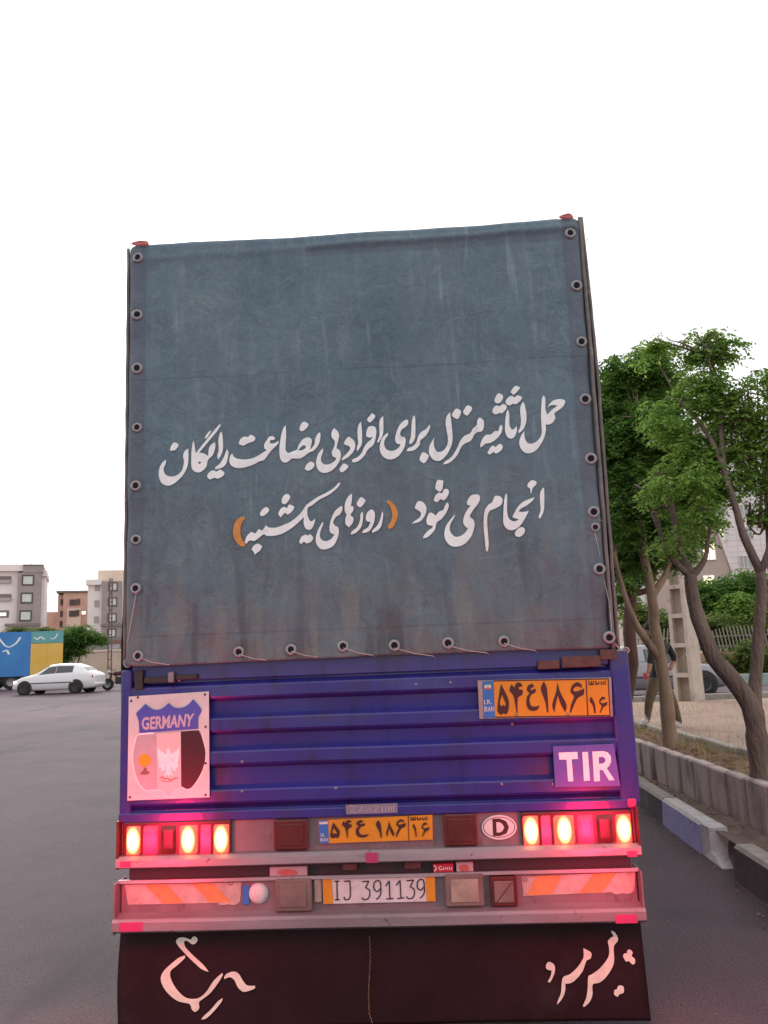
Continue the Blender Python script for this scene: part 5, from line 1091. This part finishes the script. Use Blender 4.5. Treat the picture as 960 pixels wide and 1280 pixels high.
for px, py, w_, gm, bars in ((925, 590, 1.25, M['win_glass'], 2), (923, 657, 1.1, M['win_lit'], 1), (932, 658, .5, M['win_curtain'], 0), (928, 694, 1.6, M['win_glass'], 3), (925, 730, 1.4, M['win_glass'], 2), (958, 590, 1.3, M['win_glass'], 2), (960, 625, 1.3, M['win_glass'], 2), (960, 694, 1.3, M['win_glass'], 2), (925, 624, 1.25, M['win_glass'], 2), (960, 657, 1.3, M['win_glass'], 1)):
    window(wb, T(px, py, yW-6).x-o0.x, -6, T(px, py, yW-6).z-o0.z, w_*.95, 1.15, M['win_white'], gm, bars, .06)
yW2 = 72; bb = empty('beige_house', (T(850, 750, yW2).x, yW2+4, .8), label='beige house with a sloping gable edge in front of the white block', cat='building'); o0 = bb.location
q = lambda px, py: (T(px, py, yW2).x-o0.x, T(px, py, yW2).z-o0.z)
outl = [q(782, 820), q(782, 660), q(893, 652), q(913, 715), q(921, 750), q(921, 820)]
mb = MB(); mb.add([(x, -4, z) for x, z in outl]+[(x, 5, z) for x, z in outl], [tuple(range(6)), tuple(range(11, 5, -1))]+[(i, (i+1) % 6, 6+(i+1) % 6, 6+i) for i in range(6)]); fixn(mb.build('wall', M['beige_wall'], bb))
mb = MB(); rr = [q(776, 656), q(894, 647), q(917, 716), (q(914.5, 717)), q(892, 653), q(776, 662)]; mb.add([(x, -4.25, z) for x, z in rr]+[(x, 5.2, z) for x, z in rr], [(0, 1, 4, 5), (1, 2, 3, 4), (11, 10, 7, 6), (10, 9, 8, 7)]+[(i, (i+1) % 6, 6+(i+1) % 6, 6+i) for i in range(6)]); fixn(mb.build('roof', M['tile_white'], bb))
for px, py, w_, h_, gm, bars in ((886, 689, 1.0, 1.5, M['win_lit'], 1), (886, 726, .9, .9, M['win_lit'], 1), (797, 745, 1.1, 3.2, M['win_curtain'], 2), (862, 690, .9, 1.2, M['win_glass'], 1)):
    window(bb, q(px, py)[0], -4, q(px, py)[1], w_, h_, M['win_white'], gm, bars, .07)

# =============================================================== LEFT SIDE, FAR
M['white_render'] = mat('white_render', (.78, .71, .69), .85, c2=(.72, .65, .63), scale=.4)
M['grey_brick'] = mat('grey_brown_cladding', (.34, .285, .27), .85, c2=(.29, .24, .23), scale=.7)
M['pink_brick'] = mat('pinkish_brick', (.58, .37, .30), .9, c2=(.50, .31, .25), scale=.8); M['cream'] = mat('cream_render', (.74, .60, .47), .85, c2=(.68, .54, .43), scale=.5)
M['dark_band'] = mat('dark_stone_and_shade', (.20, .17, .16), .8)  # stone ledges and copings, also the painted shade of the balconies
def bld(name, yb, lab, px=60, az=0):
    e = empty(name, (T(px, 830, yb).x, yb, .8), label=lab, cat='building', rz=R(az)); o = e.location.copy(); e.scale = (math.cos(R(az+3)), 1, 1)
    return e, (lambda px, py, yy=yb: T(px, py, yy).x-o.x), (lambda px, py, yy=yb: T(px, py, yy).z-o.z)
yb = 140; e, X, Z = bld('apartment_building', yb, 'white apartment building with a grey brown window tower at the far left', 45, 23)
facade_box(e, X(-70, 750), X(22, 750), 0, 14, -1, Z(10, 716), M['white_render']); facade_box(e, X(-70, 716), X(29, 716), -.8, 14.2, Z(10, 716), Z(10, 708), M['white_render'], 'parapet')
facade_box(e, X(22, 750)+.02, X(51, 750), -1.2, 13, -1, Z(40, 717), M['grey_brick'], 'tower_wall'); facade_box(e, X(29, 712)+.05, X(54.5, 712), -1.3, 13.2, Z(40, 717)+.01, Z(40, 708), M['dark_band'] if False else M['grey_brick'], 'tower_top')
facade_box(e, X(29, 712), X(54.8, 712), -1.5, 13.4, Z(40, 708)+.01, Z(40, 707)+.02, M['dark_band'], 'coping')
facade_box(e, X(51, 750)+.02, X(56, 750), .4, 12, -1, Z(55, 714), M['white_render'], 'side_wall'); facade_box(e, X(50, 715), X(59, 715), -.2, 12.5, Z(55, 720), Z(55, 713), M['white_render'], 'cornice')
for px, py in ((35.5, 726.5), (34, 748.5), (32.5, 770.5)): window(e, X(px, py), -1.2, Z(px, py), 1.72, 1.4, M['win_frame'], M['win_curtain'], 0, .24)
for py in (726, 748): 
    facade_box(e, X(-30, py), X(14.5, py), -.06, .1, Z(5, py+4), Z(5, py-4), M['dark_band'], 'balcony_shade'); facade_box(e, X(-30, py), X(14, py), -.5, .12, Z(5, py+4.5), Z(5, py+.8), M['sign_grey'], 'balcony_rail')  # dark slabs on the flat wall stand for the shade inside balconies
facade_box(e, X(-30, 768), X(11.5, 768), -.06, .1, Z(5, 773), Z(5, 764), M['dark_band'], 'balcony_shade'); window(e, X(3.5, 769), -.1, Z(3.5, 769), 1.3, .5, M['win_white'], M['win_lit'], 1, .1)
facade_box(e, X(7, 781), X(51, 781), -1.5, .1, Z(30, 783), Z(30, 780), M['dark_band'], 'ledge'); mb = MB(); mb.tube([(X(38, 707), 2, Z(38, 707)), (X(38, 702), 2, Z(38, 702))], .08); mb.build('vent_pipe', M['dark_band'], e)
mb = MB(); mb.tube([(X(20, 707), 2, Z(20, 708)), (X(20, 703), 2, Z(20, 703))], .12); mb.build('vent_pipe', M['cream'], e)
yb = 165; e, X, Z = bld('brick_building', yb, 'pinkish brick building with dark upper windows in the middle distance', 85, 20)
facade_box(e, X(79.5, 760), X(125, 760), -1, 12, -1, Z(95, 741), M['pink_brick']); facade_box(e, X(72, 760), X(79.5, 760)-.02, .3, 12, -1, Z(76, 744), M['pink_brick'], 'side_wall'); facade_box(e, X(71, 741), X(126, 741), -1.4, 12.3, Z(95, 742)+.2, Z(95, 740)+.25, M['dark_band'], 'coping')
facade_box(e, X(55, 770), X(72, 770)-.03, 1.2, 10, -1, Z(62, 765), M['pink_brick'], 'annexe_wall'); facade_box(e, X(84, 780), X(101, 780), -1.5, -1.0-.01, -1, Z(92, 761), M['cream'], 'front_bay')
for px, py, w_, yf_ in ((92.5, 753.5, 1.5, -1), (98, 752.5, .6, -1), (91.5, 767.5, 1.3, -1.5), (97.5, 766.5, .5, -1.5), (79, 753, 1, -.0), (79, 767.5, 1.1, .0), (78.5, 780, 1.1, 0)): window(e, X(px, py), yf_ if px > 80 else .3, Z(px, py), w_, 1.0, M['sign_brown'], M['win_frame'], 0, .15)
window(e, X(105, 766), -1, Z(105, 766), .8, .6, M['win_white'], M['win_lit'], 0, .1)
yb = 150; e, X, Z = bld('grey_tower_building', yb, 'grey window tower building with white side wall next to the truck', 135, 16)
facade_box(e, X(128, 760), X(152, 760), -1.2, 12, -1, Z(140, 727), M['grey_brick'], 'tower_wall'); facade_box(e, X(110, 760), X(128, 760)-.02, -.2, 12, -1, Z(118, 729), M['white_render'], 'side_wall'); facade_box(e, X(108.5, 728), X(128, 728)-.02, -.9, 12.4, Z(118, 732), Z(118, 725), M['white_render'], 'cornice')
facade_box(e, X(122, 720), X(175, 720), .6, 12, Z(140, 727)+.02, Z(140, 712), M['cream'], 'roof_house'); facade_box(e, X(152, 760)+.02, X(158, 760), -.4, 12, -1, Z(155, 727), M['white_render'], 'wall'); facade_box(e, X(158, 770)+.02, X(185, 770), -.8, 12, -1, Z(160, 727), M['grey_brick'], 'wall')
facade_box(e, X(127, 782), X(185, 782), -1.5, -.9, Z(140, 783), Z(140, 780), M['dark_band'], 'ledge'); facade_box(e, X(126, 798), X(185, 798), -1.6, -.9, Z(140, 801), Z(140, 797), M['dark_band'], 'ledge')
for px, py in ((142, 734), (141.5, 752.7), (140.8, 772.5), (140.2, 791.5)): window(e, X(px, py), -1.2, Z(px, py), 1.35, 1.25, M['win_frame'], M['win_curtain'], 1, .2)
for px, py in ((122, 735), (121.5, 755), (121, 775)): window(e, X(px, py), -.2, Z(px, py), .7, 1.0, M['sign_grey'], M['sign_grey'], 0, .1)
# long sand coloured wall, grey sheds
yb = 52; e = empty('boundary_wall', (T(120, 840, yb).x, yb, zg(0, yb)), label='sand coloured boundary wall behind the white car', cat='wall'); o = e.location
M['sand_wall'] = mat('sand_plaster', (.58, .46, .37), .9, c2=(.50, .39, .31), scale=1.2, bump=.2)
for i in range(9): facade_box(e, -13+i*3.0+.012, -10+i*3.0-.012, -.12, .12, -.3, T(110, 813, yb).z-o.z-.12, M['sand_wall'], 'wall_panel')
mb = MB(); mb.box(-13.1, 14.1, -.17, .17, T(110, 813, yb).z-o.z-.12, T(110, 813, yb).z-o.z); mb.build('coping', M['cream'], e)
yb = 95; e = empty('storage_shed', (T(135, 830, yb).x, yb, .8), label='long grey shed with a reddish roof edge behind the boundary wall', cat='shed'); o = e.location
facade_box(e, T(108, 805, yb).x-o.x, 8, 0, 5, -1, T(130, 804, yb).z-o.z, mat('shed_grey', (.20, .19, .18), .85)); facade_box(e, T(108, 805, yb).x-o.x-.2, 8.2, -.2, 5.2, T(130, 804, yb).z-o.z+.01, T(130, 802, yb).z-o.z, mat('shed_red', (.28, .10, .08), .8), 'roof'); window(e, T(143, 807, yb).x-o.x, 0, T(143, 808, yb).z-o.z, 1.4, .6, M['dark_band'], M['win_glass'], 0, .1)
# lattice pole
yb = 44; e = empty('lattice_pole', (T(136.5, 860, yb).x, yb, zg(0, yb)), label='slim ladder like pole standing beyond the white car near the truck', cat='pole'); o = e.location
ht = T(137, 723, yb).z-o.z; mb = MB(); M['rust'] = mat('reddish_steel', (.12, .075, .07), .8, c2=(.18, .12, .11), scale=4)
for s in (-1, 1): mb.add([(s*(.115 if z == 0 else .06)+dx, dy, z) for z in (0, ht) for dx, dy in ((-.03, -.03), (.03, -.03), (.03, .03), (-.03, .03))], [(0, 1, 5, 4), (1, 2, 6, 5), (2, 3, 7, 6), (3, 0, 4, 7), (4, 5, 6, 7)])
mb.build('upright', M['rust'], e); z = .5
while z < ht-.2: mb = MB(); w_ = .115-.055*z/ht; mb.box(-w_+.03, w_-.03, -.02, .02, z, z+.06); mb.build('rung', M['rust'], e); z += .48
mb = MB(); mb.box(-.12, .12, -.10, .10, 0, .9, 0, .02); mb.build('pole_base', M['concrete'], e)
# motorcycle
yb = 38; c = G(146, 863, zg(0, 38)); e = empty('motorcycle', (T(150, 850, yb).x, yb, zg(0, yb)), label='dark parked motorcycle half hidden behind the left side of the truck', cat='motorcycle')
for x in (-.62, .62): 
    wheel_mesh(.30, .11, 'wheel', e, (x, 0, .30), (0, 1, 0), M['ring'])
mb = MB()
for a_, b_, r_ in (((-.62, .08, .30), (-.42, .06, .85), .025), ((-.62, -.08, .30), (-.42, -.06, .85), .025), ((-.42, 0, .85), (.1, 0, .45), .03), ((.1, 0, .45), (.62, 0, .30), .03), ((-.42, 0, .8), (.5, 0, .72), .03)): mb.tube([a_, b_], r_)
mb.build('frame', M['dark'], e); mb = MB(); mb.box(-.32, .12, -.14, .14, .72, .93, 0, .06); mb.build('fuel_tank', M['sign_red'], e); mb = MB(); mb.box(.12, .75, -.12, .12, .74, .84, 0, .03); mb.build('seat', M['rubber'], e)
mb = MB(); mb.box(-.22, .15, -.13, .13, .30, .66, 0, .05); mb.build('engine', M['dark'], e); mb = MB(); mb.tube([(-.36, -.36, 1.05), (-.42, -.1, .98), (-.42, .1, .98), (-.36, .36, 1.05)], .018); mb.tube([(-.4, -.25, 1.02), (-.46, -.32, 1.25)], .012); mb.build('handlebar', M['dark'], e)
mb = MB(); mb.lathe((-.56, 0, .86), (-1, 0, 0), [(.03, -.1), (.09, -.04), (.10, .02), (0, .03)], 16); mb.build('headlight', M['alu'], e, smooth=True)
# blue and yellow truck
yb = 43; e = empty('box_truck', (T(45, 860, yb).x, yb+.5, zg(0, yb)), rz=R(0), label='painted truck with a blue side and yellow and teal rear doors', cat='truck'); o = e.location
M['t_blue'] = mat('bright_blue_paint', (.035, .16, .46), .5, c2=(.04, .24, .50), scale=.6, lo=.4, hi=.7); M['t_yellow'] = mat('yellow_paint', (.66, .40, .045), .5, c2=(.72, .46, .12), scale=.9); M['t_teal'] = mat('teal_truck_paint', (.09, .30, .32), .5, c2=(.14, .38, .36), scale=1.2)
zt2 = T(40, 789, yb).z-o.z; zb2 = .75; xe = T(70, 830, yb).x-o.x; xm = T(33, 830, yb).x-o.x; xlft = T(-95, 830, yb).x-o.x
mb = MB(); 
# body: side runs from far left corner towards the camera's left; rear doors on the right
P0 = (xm-5.4, -2.1); P1 = (xm, 0); P2 = (xe, .35); P3 = (xe-5.4, -1.75+2.4)
mb.add([(x, y_, z) for z in (zb2, zt2) for x, y_ in (P0, P1, P2, P3)], [(0, 1, 5, 4), (2, 3, 7, 6), (3, 0, 4, 7), (4, 5, 6, 7), (0, 3, 2, 1)]); fixn(mb.build('cargo_side', M['t_blue'], e))
zs = zb2+(zt2-zb2)*.73
for nm, (u0, u1), (z0, z1), m_ in (('rear_door', (0, .5), (zb2, zs-.02), M['t_yellow']), ('rear_door', (.505, 1), (zb2, zs-.02), M['t_yellow']), ('rear_header', (0, 1), (zs, zt2), M['t_teal'])):
    a = (P1[0]+(P2[0]-P1[0])*u0, P1[1]+(P2[1]-P1[1])*u0); b = (P1[0]+(P2[0]-P1[0])*u1, P1[1]+(P2[1]-P1[1])*u1)
    mb = MB(); mb.add([(a[0], a[1]-.03, z0), (b[0], b[1]-.03, z0), (b[0], b[1]-.03, z1), (a[0], a[1]-.03, z1), (a[0], a[1]+.02, z0), (b[0], b[1]+.02, z0), (b[0], b[1]+.02, z1), (a[0], a[1]+.02, z1)], [(0, 1, 2, 3), (7, 6, 5, 4), (0, 4, 5, 1), (1, 5, 6, 2), (2, 6, 7, 3), (3, 7, 4, 0)]); mb.build(nm, m_, e)
mb = MB(); sd_ = lambda u, v: (P0[0]+(P1[0]-P0[0])*u, P0[1]+(P1[1]-P0[1])*u-.02, zb2+(zt2-zb2)*v)
ribbon([(.70, .88), (.76, .70), (.80, .66), (.86, .74), (.90, .88)], .02, sd_, mb); ribbon([(.60, .55), (.66, .60), (.70, .52)], .025, sd_, mb); ribbon([(.74, .56), (.78, .6), (.80, .5)], .02, sd_, mb); mb.build('lettering', M['paint_white'], e)
hd_ = lambda u, v: (P1[0]+(P2[0]-P1[0])*u, P1[1]+(P2[1]-P1[1])*u-.036, zs+(zt2-zs)*v); mb = MB(); ribbon([(.1, .5), (.2, .3), (.3, .55), (.42, .3)], .05, hd_, mb); ribbon([(.6, .4), (.7, .3), (.78, .5), (.82, .75)], .04, hd_, mb); mb.build('lettering', M['paint_white'], e)
mb = MB(); mb.add([(x, y_, z) for z in (.45, zb2-.01) for x, y_ in ((P0[0], P0[1]+.2), (P1[0]-.1, P1[1]+.2), (P2[0]-.1, P2[1]), (P3[0], P3[1]))], [(0, 1, 5, 4), (1, 2, 6, 5), (2, 3, 7, 6), (3, 0, 4, 7), (4, 5, 6, 7), (0, 3, 2, 1)]); fixn(mb.build('chassis', M['dark'], e))
an = math.atan2(2.1, 5.4)
for u in (.80, .62, .05): 
    x, y_, _ = sd_(u, 0); wheel_mesh(.45, .26, 'wheel', e, (x+.06, y_+.25, .45), (-math.sin(an), math.cos(an), 0))
    wheel_mesh(.45, .26, 'wheel', e, (x+.06-.55, y_+.25+1.6, .45), (-math.sin(an), math.cos(an), 0))
# small umbrella-shaped tree
yb = 47; c = G(100, 845, zg(0, 47)); bE = Vector((T(98, 850, yb).x, yb, zg(0, yb)))
tree('pine_tree', bE, [([bE, T(96, 835, yb), T(100, 820, yb), T(104, 808, yb)], .07, .02), ([bE+Vector((.1, 0, 0)), T(88, 838, yb), T(84, 820, yb)], .05, .02)],
  [Lb(98, 792, yb, 1.05, 1.2, .62), Lb(84, 800, yb, .9, 1, .8), Lb(118, 797, yb, .75, 1.1, .55), Lb(78, 815, yb, .75, .9, .9), Lb(95, 808, yb, .8, 1, .8), Lb(75, 828, yb, .4, .8, 1), Lb(126, 800, yb, .4, 1, .5)],
  M['bark'], M['leaf_dark'], 'low umbrella shaped green tree behind the white car', None, dens=260, n_leaf=9, size=.14, seed=51, twigs=10)
for px in (16, 28, 52, 60):
    yb = 60; q = T(px, 791, yb); bE = Vector((q.x, yb, .8)); shrub('lot_shrub', [(q, .8, .8, .6), (q+Vector((.6, 0, -.4)), .7, .7, .6)], M['leaf_olive'], {16: 'low green shrub above the blue side, leftmost over the truck roof', 28: 'low green shrub above the end of the blue side', 52: 'low green shrub above the yellow doors', 60: 'low green shrub at the outer corner of the yellow doors'}[px], 'shrub', 'shrubs behind the painted truck', px, 120, .2)

# =============================================================== PERSON
pc = G(828, 911, .53); H0 = .53
def pp(px, py, dy=0): q = T(px, py, pc.y+dy); return q-pc
person = empty('person', pc, label='person in a black shirt and olive trousers walking behind the pale trunk', cat='person')
hp, ch_, nk, hd2 = pp(821, 848), pp(823, 812), pp(817, 797), pp(812, 787)
J = [hp, hp.lerp(ch_, .5)+Vector((.0, 0, 0)), ch_, nk, pp(813.5, 790), pp(812, 783),
     pp(818, 852, -.09), pp(811, 878, -.10), pp(809, 903, -.08), pp(802.5, 900, -.08),            # left leg, heel lifting
     pp(828, 852, .09), pp(842, 879, .08), pp(850, 905, .07), pp(845, 909, .06),                 # right leg
     pp(816, 805, -.17), pp(813, 823, -.22), pp(811, 838, -.24), pp(809.5, 842, -.25),            # left arm
     pp(833, 806, .16), pp(843, 822, .19), pp(839, 834, .17), pp(836, 838, .16)]
ED = [(0, 1), (1, 2), (2, 3), (3, 4), (4, 5), (0, 6), (6, 7), (7, 8), (8, 9), (0, 10), (10, 11), (11, 12), (12, 13), (2, 14), (14, 15), (15, 16), (16, 17), (2, 18), (18, 19), (19, 20), (20, 21)]
RD = [.15, .135, .15, .055, .085, .075, .10, .065, .042, .035, .10, .065, .042, .038, .065, .045, .034, .028, .065, .045, .034, .028]
me = bpy.data.meshes.new('body'); me.from_pydata([tuple(j) for j in J], ED, []); ob = bpy.data.objects.new('tmp', me); COL.objects.link(ob)
ob.modifiers.new('s', 'SKIN'); 
for i, v in enumerate(me.skin_vertices[0].data): v.radius = (RD[i], RD[i]*(.75 if i in (0, 1, 2) else 1))
me.skin_vertices[0].data[0].use_root = True
sb = ob.modifiers.new('u', 'SUBSURF'); sb.levels = 2; sb.render_levels = 2
dg = bpy.context.evaluated_depsgraph_get(); dg.update(); m2 = bpy.data.meshes.new_from_object(ob.evaluated_get(dg)); bpy.data.objects.remove(ob)
skin = mat('skin', (.42, .23, .15), .6); shirt = mat('black_shirt', (.018, .016, .018), .85, bump=.3, bscale=20, bdist=.01); trous = mat('olive_trousers', (.15, .105, .06), .9, c2=(.11, .078, .045), scale=8, bump=.3, bscale=20, bdist=.01); shoe = mat('white_shoe', (.66, .62, .6), .6); hair = mat('black_hair', (.012, .01, .01), .8)
m2.materials.clear()
for q in (skin, shirt, trous, shoe): m2.materials.append(q)
for f in m2.polygons:
    f.use_smooth = True; z = f.center.z; c = f.center
    da = min((c-J[i]).length for i in (16, 17, 20, 21)); arm = min((c-J[15]).length, (c-J[19]).length)
    if da < .10 or (c-J[4]).length < .12 and z > J[3].z+.02 or (c-J[5]).length < .12: f.material_index = 0
    elif min((c-J[i]).length for i in (9, 13)) < .09: f.material_index = 3
    elif z < hp.z+.02 and min((c-J[i]).length for i in (14, 15, 16, 18, 19)) > .12: f.material_index = 2
    else: f.material_index = 1
pb = bpy.data.objects.new('body', m2); COL.objects.link(pb); pb.parent = person
hc = (J[4]+J[5])/2
mb = MB(); mb.lathe(hc+Vector((.015, 0, .0)), (0.15, 0, 1), [(.108, -.01), (.110, .03), (.098, .075), (.06, .112), (0, .125)], 16); mb.build('hair', hair, person, smooth=True)
mb = MB(); mb.tube([hc+Vector((-.085, 0, .0)), hc+Vector((-.115, 0, -.02)), hc+Vector((-.09, 0, -.035))], [.012, .014, .01], 6); mb.build('nose', skin, person, smooth=True)
for s in (-1, 1):
    mb = MB(); mb.lathe(hc+Vector((-.082, s*.035, .012)), (-1, 0, 0), [(.011, 0), (.007, .006), (0, .008)], 8); mb.build('eye', hair, person)
    mb = MB(); mb.lathe(hc+Vector((.0, s*.085, -.01)), (0, s, 0), [(.028, 0), (.02, .012), (0, .014)], 8); mb.build('ear', skin, person)
mb = MB()
for hx, s in ((J[17], -1), (J[21], 1)):
    for k_ in range(4):
        o_ = hx+Vector((-.005, (k_-1.5)*.018, -.01)); mb.tube([o_, o_+Vector((-.02, 0, -.035)), o_+Vector((-.012, 0, -.06+.006*abs(k_-1.5)))], [.010, .009, .007], 6)
    mb.tube([hx+Vector((0, s*.02, 0)), hx+Vector((-.035, s*.03, -.02))], [.011, .008], 6)
mb.build('fingers', skin, person, smooth=True)
pq = pc+J[17]+Vector((-.03, -.02, -.03)); mb = MB(); mb.box(-.035, .035, -.008, .008, -.045, .045, 0, .006); ph = mb.build('red_phone', mat('red_case', (.6, .03, .05), .4), None, loc=pq); tag(ph, 'small red phone held by the walking person', 'phone')

# =============================================================== LITTER AND TUFTS
def scatter(name, n_, place, size, m_, label_kind='stuff', up=False, seed=5):
    rg = random.Random(seed); mb = MB()
    for i in range(n_):
        p = place(rg); a = rg.uniform(0, 6.28); l = size*rg.uniform(.5, 1.4); d = Vector((math.cos(a), math.sin(a), 0)); e = Vector((-d.y, d.x, 0))
        if up:
            t = Vector((rg.uniform(-.5, .5), rg.uniform(-.5, .5), 1)).normalized(); mb.add([p-d*l*.04, p+d*l*.04, p+t*l], [(0, 1, 2)])
        else:
            h_ = Vector((0, 0, l*rg.uniform(.1, .35))); mb.add([p, p+d*l*.5+e*l*.25+h_, p+d*l+h_*.4, p+d*l*.5-e*l*.25+h_*.5], [(0, 1, 2, 3)])
    return tag(mb.build(name, m_), kind='stuff')
M['dry_leaf'] = mat('dry_leaf', (.30, .19, .09), .9, c2=(.20, .11, .05), scale=30, c3=(.40, .30, .14), scale3=12)
M['dry_grass'] = mat('dry_grass', (.40, .32, .15), .9, c2=(.26, .24, .09), scale=6)
def p_soil(g): y = g.uniform(-1, 13); x = wallx(y)+.14+g.random()*(innerx(y)-wallx(y)-.2); return Vector((x, y, .575+.02*g.random()))
def p_grav(g): y = g.uniform(-1, 9); x = 2.64+g.random()**2*(wallx(y)-2.66); return Vector((x, y, .225))
def p_gut(g): y = g.uniform(-2, 9); return Vector((2.44-.25*g.random()**2.5, y, .006+zg(0, y)))
def p_yard(g): y = 3+11*g.random(); x = innerx(y)+.12+6*g.random()**1.3; return Vector((x, y, .55))
scatter('fallen_leaves', 900, p_soil, .05, M['dry_leaf'], seed=1); scatter('strip_litter', 500, p_grav, .035, M['dry_leaf'], seed=2)
scatter('gutter_litter', 260, p_gut, .03, M['dry_leaf'], seed=3); scatter('dry_grass', 2600, p_yard, .07, M['dry_grass'], up=True, seed=4); scatter('planter_grass', 1500, p_soil, .09, M['dry_grass'], up=True, seed=6)
